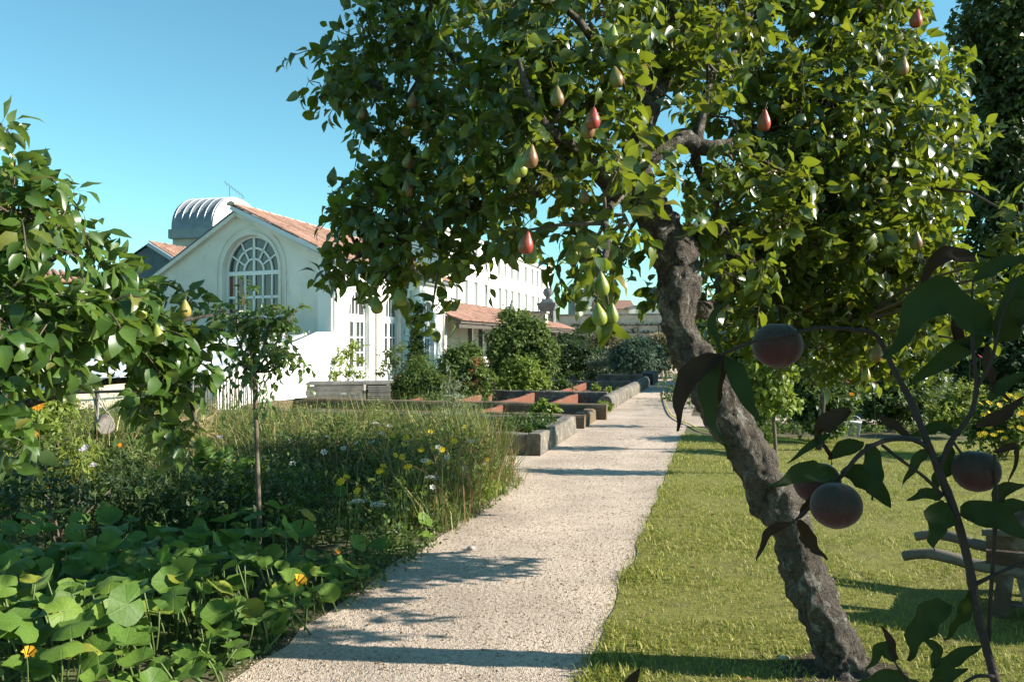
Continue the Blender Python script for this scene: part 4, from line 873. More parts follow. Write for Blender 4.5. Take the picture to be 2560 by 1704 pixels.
rim = [wc + wbx * (.19 * math.cos(a)) + Z * (.19 * math.sin(a)) for a in [2 * PI * k / 24 for k in range(25)]]; MB().tube(rim, .022, 8, False).build('rim', m_oldwood, wh, True)
MB().tube([wc - wby * .09, wc + wby * .09], .035, 8).build('hub', m_oldwood, wh)
for k in range(6): a = PI * k / 3; MB().tube([wc, wc + wbx * (.18 * math.cos(a)) + Z * (.18 * math.sin(a))], .014, 5).build('spoke', m_oldwood, wh)

# ------------------------------------------------------------------ fruit builders
def pear_mesh(nm, mat):
    mb = MB(); pr = [(.004, -.037), (.014, -.040), (.024, -.036), (.031, -.025), (.034, -.010), (.0325, .004), (.027, .018), (.020, .031), (.014, .042), (.0095, .051), (.006, .057), (.002, .059)]
    mb.lathe(pr, 16); return mesh_np(nm, mb.v, [i for f in mb.f for i in f], [len(f) for f in mb.f], mat, True)
PM = {k: pear_mesh('pear_' + k, m) for k, m in (('green', m_peargreen), ('russet', m_pearruss), ('red', m_pearred), ('blush', m_pearblush))}
_st = MB().tube([(0, 0, .056), (.003, 0, .072), (.010, .002, .090)], [.0022, .0018, .0022], 5); STEM = mesh_np('fruit_stalk', _st.v, [i for f in _st.f for i in f], [len(f) for f in _st.f], m_twig, True)
def pear(parent, x, y, d, kind, s=1.0, tilt=(0, 0), label=None):
    o = link('pear', PM[kind], parent); o.location = at(x, y, d) - wloc(parent); o.scale = (s, s, s * random.uniform(.95, 1.08)); o.rotation_euler = (R(tilt[0]), R(tilt[1]), random.uniform(-.6, .6))
    if label: o['label'] = label
    st = link('stalk', STEM, o); return o

# ------------------------------------------------------------------ the big leaning pear tree
tb = gnd(2112, 1688); pt_ = empty('pear_tree', tb, 'large leaning pear tree hung with pears right of the path', 'tree')
TR = [(2128, 1740, 4.02, 135), (2110, 1692, 4.03, 98), (2096, 1645, 4.04, 80), (2082, 1600, 4.05, 70), (2040, 1480, 4.08, 65), (1995, 1370, 4.1, 62), (1940, 1250, 4.12, 63), (1880, 1150, 4.14, 64), (1825, 1060, 4.16, 68), (1778, 970, 4.18, 60), (1735, 890, 4.2, 54), (1705, 810, 4.22, 54), (1702, 730, 4.24, 62), (1690, 660, 4.26, 66), (1655, 590, 4.28, 60), (1610, 520, 4.3, 52), (1585, 440, 4.34, 44), (1590, 360, 4.4, 40), (1625, 270, 4.48, 36), (1665, 170, 4.55, 32), (1690, 60, 4.6, 28), (1695, -80, 4.65, 20), (1690, -220, 4.7, 10)]
cv = curve(TR, 12)
TP = [at(p[0], p[1], p[2]) for p in cv]; TRr = [.82 * p[3] * p[2] / FPX for p in cv]
for i in range(5): TRr[i] *= 1.0
mb = MB(); TP = [p + Vector((.035 * noise.noise(p * 2.6), .03 * noise.noise(p * 2.6 + Vector((5, 0, 0))), 0)) for p in TP]; TRr = [r_ * (1 + .16 * max(0, noise.noise(p * 3.4 + Vector((0, 9, 0))))) for r_, p in zip(TRr, TP)]; mb.tube(TP, TRr, 56, True, .30, 7.0, 3); mb.build('trunk', m_bark, pt_, True)
LIMBS = [
 [(1610, 520, 4.3, 40), (1500, 430, 4.2, 28), (1400, 350, 3.95, 20), (1330, 260, 3.75, 14), (1290, 150, 3.7, 8)],
 [(1600, 470, 4.3, 36), (1480, 420, 4.5, 28), (1330, 350, 4.7, 24), (1180, 300, 4.9, 18), (1020, 240, 5.0, 13), (880, 190, 5.0, 7)],
 [(1480, 420, 4.5, 22), (1340, 480, 4.6, 18), (1180, 520, 4.6, 14), (1040, 570, 4.7, 11), (900, 640, 4.9, 6)],
 [(1330, 350, 4.7, 20), (1200, 200, 4.9, 15), (1080, 100, 5.1, 11), (980, 20, 5.2, 7)],
 [(1625, 270, 4.48, 30), (1560, 170, 4.3, 22), (1480, 90, 4.0, 15), (1400, 10, 3.9, 9)],
 [(1595, 400, 4.38, 34), (1690, 345, 4.4, 30), (1740, 370, 4.45, 28), (1810, 370, 4.5, 24), (1900, 330, 4.55, 20), (2020, 270, 4.6, 15), (2180, 220, 4.8, 10), (2330, 220, 5, 6)],
 [(1740, 370, 4.45, 22), (1750, 300, 4.5, 16), (1780, 200, 4.5, 12), (1860, 100, 4.7, 9), (1930, 10, 4.9, 6)],
 [(1690, 630, 4.27, 38), (1760, 585, 4.5, 28), (1880, 560, 4.75, 24), (2020, 530, 4.9, 19), (2170, 490, 4.9, 14), (2330, 430, 5.0, 8)],
 [(1705, 760, 4.23, 36), (1760, 770, 4.5, 28), (1808, 735, 4.8, 26), (1812, 660, 5.0, 24), (1850, 625, 5.1, 20), (1960, 605, 5.2, 17), (2100, 640, 5.1, 13), (2250, 660, 5.1, 8)],
 [(1960, 605, 5.2, 14), (2040, 700, 5.2, 11), (2120, 790, 5.3, 8), (2150, 880, 5.4, 5)],
 [(1740, 370, 4.45, 18), (1760, 450, 4.7, 13), (1790, 520, 5.0, 9), (1830, 590, 5.3, 6)],
 [(1570, 440, 4.3, 24), (1520, 540, 3.9, 15), (1510, 640, 3.5, 10), (1500, 720, 3.25, 6)],
 [(1665, 170, 4.55, 22), (1800, 60, 4.8, 15), (1980, 20, 5, 11), (2150, 30, 5, 7)],
 [(1690, 60, 4.6, 18), (1600, -40, 4.6, 12), (1450, -110, 4.6, 8), (1250, -120, 4.8, 5)],
]
LP = []
for L in LIMBS:
    cvl = curve([(x, y, d + .4 if x > 1840 and d < 5.3 else d, r) for x, y, d, r in L], 6); pts = [at(p[0], p[1], p[2]) for p in cvl]; mb = MB(); mb.tube([p + noise.noise_vector(p * 4) * .03 for p in pts], [.78 * p[3] * p[2] / FPX for p in cvl], 12, True, .2, 11); mb.build('branch', m_bark, pt_, True); LP += pts
LPn = np.array([tuple(p) for p in LP])
CL = [(830, 190, 5.0, 88), (930, 110, 5.2, 120), (1060, 40, 5.3, 140), (930, 270, 5.0, 95), (1060, 190, 5.1, 140), (1010, 330, 5.0, 90), (1130, 320, 4.9, 130), (1000, 430, 4.9, 90), (890, 500, 5, 72), (960, 520, 4.8, 110), (880, 620, 5, 78), (850, 705, 5, 60), (960, 640, 4.8, 100), (1080, 480, 4.7, 130), (1090, 620, 4.5, 95), (980, 715, 4.6, 62), (1080, 775, 4.2, 52), (1180, 560, 4.4, 105), (1200, 420, 4.6, 120),
 (1330, 130, 4.0, 120), (1400, 230, 3.95, 120), (1290, 300, 3.95, 110), (1380, 350, 3.95, 100), (1250, 430, 3.95, 90), (1330, 490, 3.9, 95), (1290, 580, 3.9, 62), (1500, 150, 4.0, 120), (1450, 60, 4.1, 130), (1230, 80, 4.2, 130), (1240, 230, 4.2, 115),
 (1440, 460, 4.2, 95), (1530, 330, 4.2, 100), (1560, 540, 3.6, 58), (1540, 430, 3.7, 62), (1590, 130, 4.6, 100), (1430, 610, 4.3, 70), (1500, 690, 3.3, 58), (1440, 690, 4.2, 52), (1520, 760, 3.1, 42), (1540, 640, 4.4, 70), (1620, 720, 4.6, 45),
 (1650, 40, 4.6, 130), (1800, 30, 4.8, 150), (1950, 40, 5, 150), (2100, 60, 5, 140), (2210, 60, 5, 105), (1790, 180, 4.4, 75),
 (1900, 200, 4.6, 130), (2050, 210, 4.7, 150), (2200, 200, 4.8, 150), (2320, 200, 5, 100), (1890, 320, 4.5, 105), (2020, 330, 4.5, 150), (2170, 340, 4.6, 160), (2310, 340, 4.8, 125), (2385, 330, 5, 80), (1990, 440, 4.6, 120), (2120, 460, 4.6, 150), (2260, 470, 4.8, 135), (2340, 480, 5, 85), (2170, 580, 4.7, 135), (2290, 590, 4.9, 110), (2050, 560, 5, 115), (1960, 650, 5.2, 105), (2080, 690, 5, 125), (2200, 700, 5, 115), (2310, 690, 5.2, 90), (2100, 800, 5.2, 100), (1990, 780, 5.4, 90), (2210, 800, 5.3, 80), (2150, 880, 5.4, 70), (1900, 740, 5.5, 80), (1850, 600, 5.6, 90), (1800, 480, 5.6, 80), (1950, 860, 5.6, 65), (2070, 910, 5.6, 60),
 (2000, 560, 7.0, 100), (2130, 640, 7.2, 100), (2250, 560, 7.4, 100), (2200, 440, 7.2, 120), (2050, 420, 7.6, 110), (2320, 420, 7.5, 100), (2300, 640, 7.5, 90), (2100, 520, 8.2, 110), (2220, 520, 8.4, 110), (1980, 480, 8, 90), (1900, 600, 6.4, 90), (2150, 560, 6.3, 110), (2280, 480, 6.3, 110), (2060, 480, 6.3, 110), (2000, 640, 6.3, 80), (1560, 250, 4.0, 70), (1830, 500, 4.3, 55), (1830, 400, 4.3, 60), (1800, 620, 4.3, 50), (1680, 250, 4.35, 50), (1740, 170, 4.6, 55), (1710, 430, 4.7, 50), (1690, 110, 4.4, 70), (1770, 290, 4.8, 40), (1800, 630, 5.5, 80), (1780, 720, 5.6, 65), (1860, 800, 5.8, 80), (1800, 850, 6.0, 55), (2250, 880, 5.6, 75), (2180, 930, 5.8, 62), (2300, 820, 5.7, 85), (2100, 860, 5.9, 75), (2330, 760, 4.5, 62), (2270, 830, 4.45, 52), (2400, 700, 4.6, 60), (1630, 400, 3.9, 55), (1860, 420, 4.2, 70), (1780, 560, 4.3, 60), (1900, 560, 4.4, 80), (2030, 600, 4.5, 80), (1830, 690, 4.6, 60),
 (1000, -120, 5.2, 150), (1250, -130, 4.8, 170), (1500, -130, 4.6, 180), (1750, -140, 4.8, 180), (2000, -140, 5, 180), (2180, -90, 5.1, 130), (1300, -300, 4.8, 170), (1600, -320, 4.7, 180), (1850, -320, 4.9, 170)]
CL = [(x, y, d + .4 if x > 1840 and d < 5.3 else d, r) for x, y, d, r in CL]
CL += [(1605, 470, 3.95, 36), (1725, 545, 4.0, 30), (1585, 590, 3.9, 34), (2450, 780, 4.3, 55), (2500, 720, 4.2, 55), (2420, 850, 4.6, 50), (2520, 640, 4.4, 65), (2570, 560, 4.5, 75), (2610, 660, 4.2, 60), (1960, 560, 4.35, 65), (2000, 450, 4.35, 70), (1890, 660, 4.35, 55), (1930, 440, 4.3, 60)]
P, O, C = clump_points(CL, 25)
Ms = rosettes(P, O, 6, (.042, .125), .40, roll=.6)
sm, sln = sprays(P, O, 400, (.10, .27), (.065, .125)); Ms = np.concatenate([Ms, sm]); spray_twigs(sln, pt_, m_twig)
pieces('leaf', 'foliage', PEAR, Ms, m_pearleaf, pt_, 300)
mb = MB()
for (x, y, d, r) in CL:
    c = at(x, y, d); i = int(np.argmin(((LPn - np.array(c)) ** 2).sum(1))); q = LP[i]; m = (q + c) / 2 + Vector((0, 0, .05)) + Vector(RNG.normal(0, .03, 3)); mb.tube([q, m, c], [.012, .009, .005], 6)
mb.build('side_shoots', m_twig, pt_, True)['kind'] = 'stuff'
twigs('twigs', P, C, pt_, m_twig, .0035, .55)
for (x, y, d, k, s, lab) in [(1393, 245, 3.6, 'russet', .9, 'russet green pear hanging high in the middle of the crown'), (1540, 196, 3.7, 'russet', .95, 'brownish red pear beside the upper limb'), (1482, 300, 3.55, 'red', .95, 'dark red pear in a pair in the sunlit middle'), (1470, 322, 3.6, 'russet', .95, None), (1326, 396, 3.5, 'russet', 1.0, 'round russet pear low in the sunlit middle'), (1300, 420, 3.6, 'green', .95, None), (1285, 440, 3.65, 'green', .9, None), (1315, 612, 3.45, 'red', .95, 'bright red pear hanging below the middle branch'), (1330, 640, 3.55, 'green', .8, None), (1460, 492, 3.8, 'russet', .7, None), (1498, 790, 3.0, 'green', .82, 'large green pear lowest of the hanging cluster'), (1530, 788, 3.05, 'green', .72, 'round green pear seen from below in the hanging cluster'), (1504, 715, 3.1, 'green', .85, None), (1450, 610, 4.0, 'green', .95, None), (1430, 640, 4.05, 'green', 1.0, None), (1470, 625, 3.95, 'green', .9, None), (942, 765, 4.5, 'green', 1.0, 'green pear against the white doors'), (1000, 745, 4.4, 'green', 1.1, None), (1018, 475, 4.4, 'russet', .9, None), (1020, 405, 4.6, 'russet', .9, None), (1910, 305, 4.2, 'red', 1.0, 'dark red pear right of the forked limb'), (1105, 325, 4.5, 'green', .8, None), (2290, 50, 4.7, 'red', 1.0, 'pink pear at the upper right of the crown'), (2255, 170, 4.7, 'russet', 1.1, None), (1930, 425, 4.5, 'russet', .8, None), (2080, 590, 4.7, 'russet', 1.0, None), (2190, 885, 4.9, 'russet', 1.1, 'brown pear low on the right of the crown'), (2165, 938, 5.0, 'blush', .8, None), (1860, 470, 4.7, 'russet', .8, None), (1940, 575, 4.6, 'russet', .9, None), (1030, 255, 4.7, 'russet', .9, None), (905, 285, 4.8, 'russet', .8, None), (1065, 385, 4.5, 'green', .8, None), (2290, 605, 4.7, 'russet', 1, None), (1530, 95, 3.7, 'green', .9, None)]:
    pear(pt_, x, y, d, k, s, (random.uniform(-12, 12), random.uniform(-12, 12)), lab)

# ------------------------------------------------------------------ left pear tree
lb = Vector((-2.75, 3.75, 0)); lp_ = empty('pear_tree', lb, 'pear tree with green pears at the left edge of the picture', 'tree')
LT = [[(lb.x, lb.y, -.05, .07), (-2.74, 3.74, .5, .06), (-2.68, 3.7, 1.0, .055), (-2.6, 3.65, 1.45, .05), (-2.5, 3.55, 1.8, .04), (-2.35, 3.45, 2.1, .025), (-2.2, 3.35, 2.4, .01)],
      [(-2.64, 3.68, 1.2, .035), (-2.3, 3.6, 1.42, .026), (-1.95, 3.55, 1.55, .018), (-1.6, 3.65, 1.65, .012), (-1.35, 3.8, 1.72, .006)], [(-2.6, 3.65, 1.45, .03), (-2.2, 3.55, 1.75, .02), (-1.9, 3.5, 1.95, .012), (-1.75, 3.55, 2.02, .006)],
      [(-2.66, 3.7, 1.1, .03), (-2.2, 3.7, 1.3, .022), (-1.8, 3.75, 1.42, .016), (-1.5, 3.8, 1.38, .011), (-1.42, 3.8, 1.2, .006)], [(-2.3, 3.6, 1.42, .02), (-2.1, 3.35, 1.5, .014), (-1.9, 3.2, 1.5, .008)], [(-2.5, 3.55, 1.8, .02), (-2.2, 3.4, 2.05, .013), (-1.9, 3.4, 2.2, .006)]]
for i, L in enumerate(LT):
    c5 = curve(L, 6); mb = MB(); mb.tube([Vector(p[:3]) for p in c5], [p[3] for p in c5], 12, True, .15, 14); mb.build('trunk' if i == 0 else 'branch', m_bark, lp_, True)
CL2 = [(15, 330, 3.2, 20), (40, 440, 3.3, 52), (105, 470, 3.4, 42), (175, 500, 3.5, 30), (40, 540, 3.2, 75), (125, 570, 3.4, 45), (225, 590, 3.6, 22), (20, 660, 3.2, 75), (235, 660, 3.6, 55), (305, 690, 3.7, 50), (100, 770, 3.2, 100), (20, 800, 3.1, 85), (210, 790, 3.4, 85), (320, 785, 3.6, 80), (405, 780, 3.8, 52), (470, 750, 3.9, 24), (100, 890, 3.2, 85), (200, 880, 3.4, 60), (330, 880, 3.6, 80), (430, 860, 3.8, 70), (480, 870, 3.9, 30), (400, 950, 3.7, 65), (470, 950, 3.8, 48), (350, 1000, 3.6, 50), (450, 1060, 3.8, 45), (400, 1110, 3.8, 42), (10, 1040, 3.0, 50), (40, 1120, 3.0, 36), (-40, 930, 3.1, 80), (-80, 700, 3.2, 90), (-60, 500, 3.2, 70)]
CL2 = [(x, y, d - .12 if x < 260 else d, r) for x, y, d, r in CL2]
P, O, C = clump_points(CL2, 54)
Ms2 = rosettes(P, O, 6, (.05, .112), .3); sm, sln = sprays(P, O, 90, (.10, .24), (.08, .125)); Ms2 = np.concatenate([Ms2, sm]); q_ = Ms2[:, :3, 3]; qx = CX + q_[:, 0] / q_[:, 1] * FPX; qy = HY - (q_[:, 2] - CAM_H) / q_[:, 1] * FPX; Ms2 = Ms2[~((qx > 95) & (qx < 335) & (qy > 945))]; e_ = sln[:, -1]; sln = sln[~((CX + e_[:, 0] / e_[:, 1] * FPX < 345) & (HY - (e_[:, 2] - CAM_H) / e_[:, 1] * FPX > 930))]; spray_twigs(sln, lp_, m_twig); pieces('leaf', 'foliage', PEAR, Ms2, m_pearleaf2, lp_, 300); twigs('twigs', P, C, lp_, m_twig, .0035, .7)
for (x, y, d, k, s, lab) in [(122, 590, 3.25, 'blush', 1.12, 'blushed yellow pear hanging by a long stalk'), (18, 440, 3.15, 'blush', 1.05, 'round pear at the upper left edge'), (0, 510, 3.1, 'blush', 1.1, None), (78, 652, 3.3, 'green', 1.0, 'split green pear'), (327, 790, 3.4, 'green', .85, None), (350, 780, 3.4, 'green', .8, None), (462, 775, 3.6, 'blush', .8, 'yellow green pear nearest the orangery window'), (393, 838, 3.5, 'green', .8, None)]:
    pear(lp_, x, y, d, k, s, (random.uniform(-10, 10), random.uniform(-8, 8)), lab)

# ------------------------------------------------------------------ young standard pear in the squash bed
sb = gnd(646, 1392); sp_ = empty('young_pear_tree', sb, 'young standard tree with a thin straight stem in the left bed', 'tree')
st = curve([(646, 1400, 6.2, 9), (648, 1300, 6.2, 8.5), (643, 1150, 6.22, 8), (640, 1050, 6.24, 7.5), (636, 950, 6.25, 8), (634, 900, 6.25, 7), (632, 840, 6.25, 4), (640, 780, 6.25, 2)], 6)
mb = MB(); mb.tube([at(p[0], p[1], p[2]) for p in st], [.72 * p[3] * p[2] / FPX for p in st], 10, True, .16, 20); mb.build('stem', m_palebark, sp_, True)
CL3 = [(620, 800, 6.25, 58), (680, 795, 6.2, 42), (570, 790, 6.3, 34), (640, 870, 6.2, 55), (700, 870, 6.1, 38), (590, 890, 6.3, 28), (730, 790, 6.2, 18), (535, 830, 6.3, 32), (610, 920, 6.2, 22), (715, 905, 6.15, 22)]
for (x, y, d, r) in CL3:
    a = at(636, 930, 6.25); c = at(x, y, d); MB().tube([a, (a + c) / 2 + Vector((0, 0, -.03)), c], [.012, .009, .005], 6).build('branch', m_twig, sp_, True)
P, O, C = clump_points(CL3, 19); Ms3 = rosettes(P, O, 5, (.05, .09), .4); sm, sln = sprays(P, O, 64, (.12, .36), (.055, .10)); Ms3 = np.concatenate([Ms3, sm]); spray_twigs(sln, sp_, m_twig); pieces('leaf', 'foliage', PEAR, Ms3, m_pearleaf2, sp_, 200); twigs('twigs', P, C, sp_, m_twig, .004, .6)

# ------------------------------------------------------------------ squash plants at the front left
def flower(name, mat, geo, pos, size, label, cat, group, normal=None, stem=True, cmat=None, foot=None):
    if pos.x < .8 and pos.y > 4.9: pos = Vector((min(pos.x, (PATH_L + .02 - .3 * random.random() - max(0, pos.y - 9.0) * .62 + pos.y * math.sin(AA)) / math.cos(AA)), pos.y, pos.z))
    root = empty(name, Vector((pos.x, pos.y, foot if foot is not None else max(0, pos.z - .25))), label, cat, group)
    n = np.array(normal or (RNG.normal(0, .3), -.6 + RNG.normal(0, .3), .8)); M_ = frames(np.array([tuple(pos)]), np.cross(n, RNG.normal(size=3))[None], n[None], np.array([size]))
    V, L_, T_ = bake([geo], M_, np.array([0]), np.array(wloc(root))); link('petals', mesh_np('petals', V, L_, T_, mat), root)
    fx = pos.x + random.uniform(-.05, .05)
    if stem: MB().tube([Vector((fx, pos.y, root.location.z)), Vector((fx, pos.y, root.location.z)).lerp(pos, .6) + Vector((0, 0, .06)), pos], [.003, .0025, .002], 4).build('stem', m_herbstem, root)
    return root
m_herbstem = plain('green_stem', (.10, .15, .04), .7)
m_petiole = plain('squash_stem', (.09, .14, .035), .6)
FL8, FL5, FL12, TRUMPET = flower_geo(8), flower_geo(6, .2, .55), flower_geo(12, .3, .1), flower_geo(6, .12, 1.25)
pts = []; tries = 0
while len(pts) < 640 and tries < 50000:
    tries += 1; x = RNG.uniform(-5.2, -.6); y = RNG.uniform(3.55, 7.6); p = Vector((x, y, 0)); u = p.dot(E2); 
    if u > PATH_L + .02 - .10 * noise.noise(Vector((y * 2, 0, 0))) or abs(x) > y * .64 + .3: continue
    if math.hypot(x - sb.x, y - sb.y) < .08: continue
    if all((x - a) ** 2 + (y - b) ** 2 > (.08 + max(0, y - 5.3) * .2) ** 2 for a, b in pts): pts.append((x, y))
pts = np.array(pts); ctr = [(-2.3, 4.1), (-1.5, 4.7), (-2.6, 5.2), (-1.9, 6.0), (-3.0, 6.6), (-3.6, 5.6)]
own = np.argmin(((pts[:, None] - np.array(ctr)[None]) ** 2).sum(2), 1)
SQL = ['squash plant with large pale leaves at the bottom left corner', 'squash plant spilling onto the path edge in front of the thin stem', 'squash plant with yellowing leaf at the left of the bed', 'shaded squash plant around the foot of the young tree', 'shaded squash plant deep in the left bed', 'squash plant at the left picture edge below the marigolds']
for ci, c in enumerate(ctr):
    q = pts[own == ci]
    if not len(q): continue
    root = empty('squash_plant', Vector((c[0], c[1], 0)), SQL[ci], 'squash plant', 'squash plants'); n = len(q)
    hh = RNG.uniform(.16, .42, n); near_path = np.array([Vector((a, b, 0)).dot(E2) > PATH_L - .35 for a, b in q]); hh[near_path] = RNG.uniform(.07, .22, near_path.sum())
    P = np.stack([q[:, 0], q[:, 1], hh], 1); a = RNG.uniform(0, 2 * PI, n); X = np.stack([np.cos(a), np.sin(a), RNG.normal(-.1, .15, n)], 1)
    U = np.tile([.25, -.25, .9], (n, 1)) + RNG.normal(0, .42, (n, 3)); sz = RNG.uniform(.075, .20, n); sz[near_path] *= .85
    yel = (RNG.random(n) < .02) & (sz < .2); Ms = frames(P, X, U, sz)
    pieces('leaf', 'foliage', SQUASH, Ms[~yel], m_squash, root, 300)
    if yel.any(): pieces('yellow_leaf', 'foliage', SQUASH, Ms[yel], m_yelleaf, root, 20)
    mb = MB()
    for p in P: f = Vector((p[0] + RNG.normal(0, .05), p[1] + .05 + RNG.normal(0, .05), 0)); mb.tube([f, f.lerp(Vector(p), .6) + Vector((0, .015, 0)), Vector(p)], [.006, .005, .004], 5)
    for k in range(3):
        p = Vector(P[RNG.integers(n)]); p2 = Vector(P[RNG.integers(n)]); mb.tube([Vector((p.x, p.y, .02)), (p + p2) / 2 * Vector((1, 1, .2)), Vector((p2.x, p2.y, .03))], .007, 5)
    mb.build('petioles', m_petiole, root, True)['kind'] = 'stuff'
for (x, y, mt, s, lab) in [(742, 1462, m_squashfl, .055, 'open orange squash blossom at the path edge'), (67, 1640, m_squashfl, .04, 'closed orange squash blossom at the bottom left'), (180, 1455, m_yelleaf, .0, ''), (355, 1385, m_cream, .035, 'faded cream squash blossom behind another among dark leaves'), (392, 1350, m_cream, .028, 'upright cream blossom on a tall stalk'), (872, 1378, m_orange, .025, 'small orange bloom under the squash leaf by the path'), (118, 1215, m_orange, .035, 'pale orange bloom in the shaded left herbs'), (238, 1230, m_orange, .03, 'small marigold in the shaded herbs')]:
    if s: flower('squash_blossom' if mt in (m_squashfl, m_cream) else 'marigold', mt, TRUMPET if mt in (m_squashfl, m_cream) else FL12, gnd(x, y, .30), s * .8, lab, 'blossom', None, (0.5, -.35, .7))
# ------------------------------------------------------------------ wildflower strip
def field(n, u0, u1, v0, v1):
    u = RNG.uniform(u0, u1, n); v = RNG.uniform(v0, v1, n); k = ~((v > 9.2) & (u > PATH_L - (v - 9.2) * .62 + RNG.normal(0, .07, n))); u, v = u[k], v[k]; x = u * E2.x + v * D2.x; y = u * E2.y + v * D2.y; k = (np.abs(x) < y * .64 + .4) & (y > 3.4); return x[k], y[k], u[k], v[k]
x, y, u, v = field(27000, -10, PATH_L + .10, 6.6, 11.25); n = len(x)
dens = np.array([noise.noise(Vector((a * .9, b * .9, 1))) for a, b in zip(x, y)]); k = (RNG.random(n) < .62 + .5 * dens) & (u < PATH_L + .12 + .18 * np.array([noise.noise(Vector((b * 1.5, 4, 0))) for b in v])); x, y, u, v, dens = x[k], y[k], u[k], v[k], dens[k]; n = len(x)
h = RNG.gamma(8, .064, n) * (1 + .75 * dens) * np.clip((PATH_L + .35 - u) / .55, .35, 1); h = np.clip(h * (1 + .32 * np.clip((v - 8.2) / 2.5, -.4, 1.2)), .08, .98)
a = RNG.uniform(0, 2 * PI, n); X = np.stack([np.cos(a), np.sin(a), np.zeros(n)], 1)
stuff('meadow_grass', TALL, frames(np.stack([x, y, np.zeros(n)], 1), X, np.tile([0, 0, 1.0], (n, 1)) + RNG.normal(0, .22, (n, 3)), h), m_meadow, label='tall wild meadow grass between squash bed and raised beds', cat='grass')
def herbs(name, label, n, u0, u1, v0, v1, hmax, geos, size, mat, k=3, thr=.5):
    x, y, u, v = field(n, u0, u1, v0, v1); d = np.array([noise.noise(Vector((a * 1.1, b * 1.1, 7))) for a, b in zip(x, y)]); kk = RNG.random(len(x)) < thr + .6 * d; x, y, d, u = x[kk], y[kk], d[kk], u[kk]
    z = RNG.random(len(x)) ** .8 * hmax * (1 + .4 * d) * np.clip((PATH_L + .3 - u) / .5, .25, 1); P = np.stack([x, y, z + .02], 1); O = unit(RNG.normal(size=(len(x), 3)) + np.array([0, 0, .8]))
    return stuff(name, geos, rosettes(P, O, k, size, .15, (.6, 1.6)), mat, label=label, cat='herbs')
herbs('meadow_herbs', 'fine green herb leaves growing through the meadow strip', 24000, -10, PATH_L + .05, 6.4, 11.2, .56, NARROW + SMALL, (.035, .075), m_herb)
herbs('meadow_tall_herbs', 'taller leafy wildflower stems standing above the meadow', 9500, -10, PATH_L - .12, 7.4, 11.2, .80, NARROW, (.03, .065), m_meadow, 4, .42)
x, y, u, v = field(2600, -10, PATH_L + .1, 6.8, 11.3); n = len(x); a = RNG.uniform(0, 2 * PI, n)
stuff('dry_seed_stalks', TALL, frames(np.stack([x, y, np.zeros(n)], 1), np.stack([np.cos(a), np.sin(a), 0 * a], 1), np.tile([0, 0, 1.0], (n, 1)) + RNG.normal(0, .2, (n, 3)), RNG.uniform(.45, .95, n)), petal('dry_stalk', (.30, .19, .09)), label='dry brown seed stalks rising above the meadow strip', cat='grass')
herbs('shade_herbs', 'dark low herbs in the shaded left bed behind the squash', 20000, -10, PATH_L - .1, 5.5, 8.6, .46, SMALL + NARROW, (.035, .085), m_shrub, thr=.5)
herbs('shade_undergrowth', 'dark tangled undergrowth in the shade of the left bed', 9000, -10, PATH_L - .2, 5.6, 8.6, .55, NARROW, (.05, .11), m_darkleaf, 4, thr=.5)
herbs('ground_leaves', 'mixed low weeds covering the left bed floor', 8000, -8, PATH_L, 3.5, 7.5, .10, SMALL, (.03, .06), m_shrub, thr=.6)
herbs('path_edge_weeds', 'short green weeds along the gravel edge', 2600, PATH_L - .35, PATH_L + .12, 4.6, 11.3, .16, SMALL + NARROW, (.025, .05), m_herb, thr=.55)
def mz(x, y, z): return gnd(x, y, z)
zo = lambda l: [(700 + a * .319, 900 + b * .319) for a, b in l]
for (a, b) in zo([(860, 555), (800, 548), (975, 668), (1105, 703), (1205, 690), (905, 745), (1000, 795), (960, 750), (1250, 838), (1280, 800), (1360, 830), (1410, 700), (1375, 638), (1435, 915), (1378, 952), (1420, 1025), (1625, 775), (1600, 675), (1640, 618), (1670, 630), (1770, 682), (1870, 650), (1885, 850), (1875, 935), (1515, 578), (1440, 520), (1625, 500), (890, 598), (990, 605), (1250, 400), (1140, 770), (1210, 870), (1180, 560), (1080, 620)]):
    flower('yellow_daisy', m_yellow, FL8, mz(a, b, RNG.uniform(.58, .72) if a < 1190 else .40), RNG.uniform(.026, .036), 'small yellow daisy in the wildflower strip', 'flower', 'yellow daisies in the wildflower strip', foot=0)
for (a, b) in zo([(725, 650), (797, 580), (858, 522), (345, 725), (500, 697), (600, 655), (100, 818), (1330, 690), (1385, 770), (1565, 928), (1660, 915), (1720, 1000), (1595, 850), (1550, 670), (375, 610), (1380, 800), (1500, 640)]):
    flower('white_bindweed', m_whitep, FL5, mz(a, b, RNG.uniform(.56, .68) if a < 1190 else .38), RNG.uniform(.028, .04), 'small white bindweed flower in the wildflower strip', 'flower', 'white flowers in the wildflower strip', foot=0)
def umbel(x, y, z, r, label):
    p = mz(x, y, z); p.x = min(p.x, (PATH_L - .15 - max(0, p.y - 9.0) * .62 + p.y * math.sin(AA)) / math.cos(AA)); root = empty('umbel_flower', Vector((p.x, p.y, 0)), label, 'flower', 'white umbels in the wildflower strip'); n = 90; a = RNG.uniform(0, 2 * PI, n); rr = r * np.sqrt(RNG.random(n))
    P = np.stack([p.x + rr * np.cos(a), p.y + rr * np.sin(a), p.z + .25 * r - rr ** 2 / r * .35 + RNG.normal(0, .003, n)], 1)
    stuff('florets', [FL5], frames(P, RNG.normal(size=(n, 3)), np.tile([0, -.2, 1.0], (n, 1)), np.full(n, r * .12)), m_whitep, root)
    mb = MB(); mb.tube([Vector((p.x, p.y, 0)), p - Z * r * .8], [.004, .003], 5)
    for k in range(9): mb.tube([p - Z * r * .8, Vector((p.x + .8 * r * math.cos(k * .7), p.y + .8 * r * math.sin(k * .7), p.z))], .0015, 4)
    mb.build('stem', m_herbstem, root)
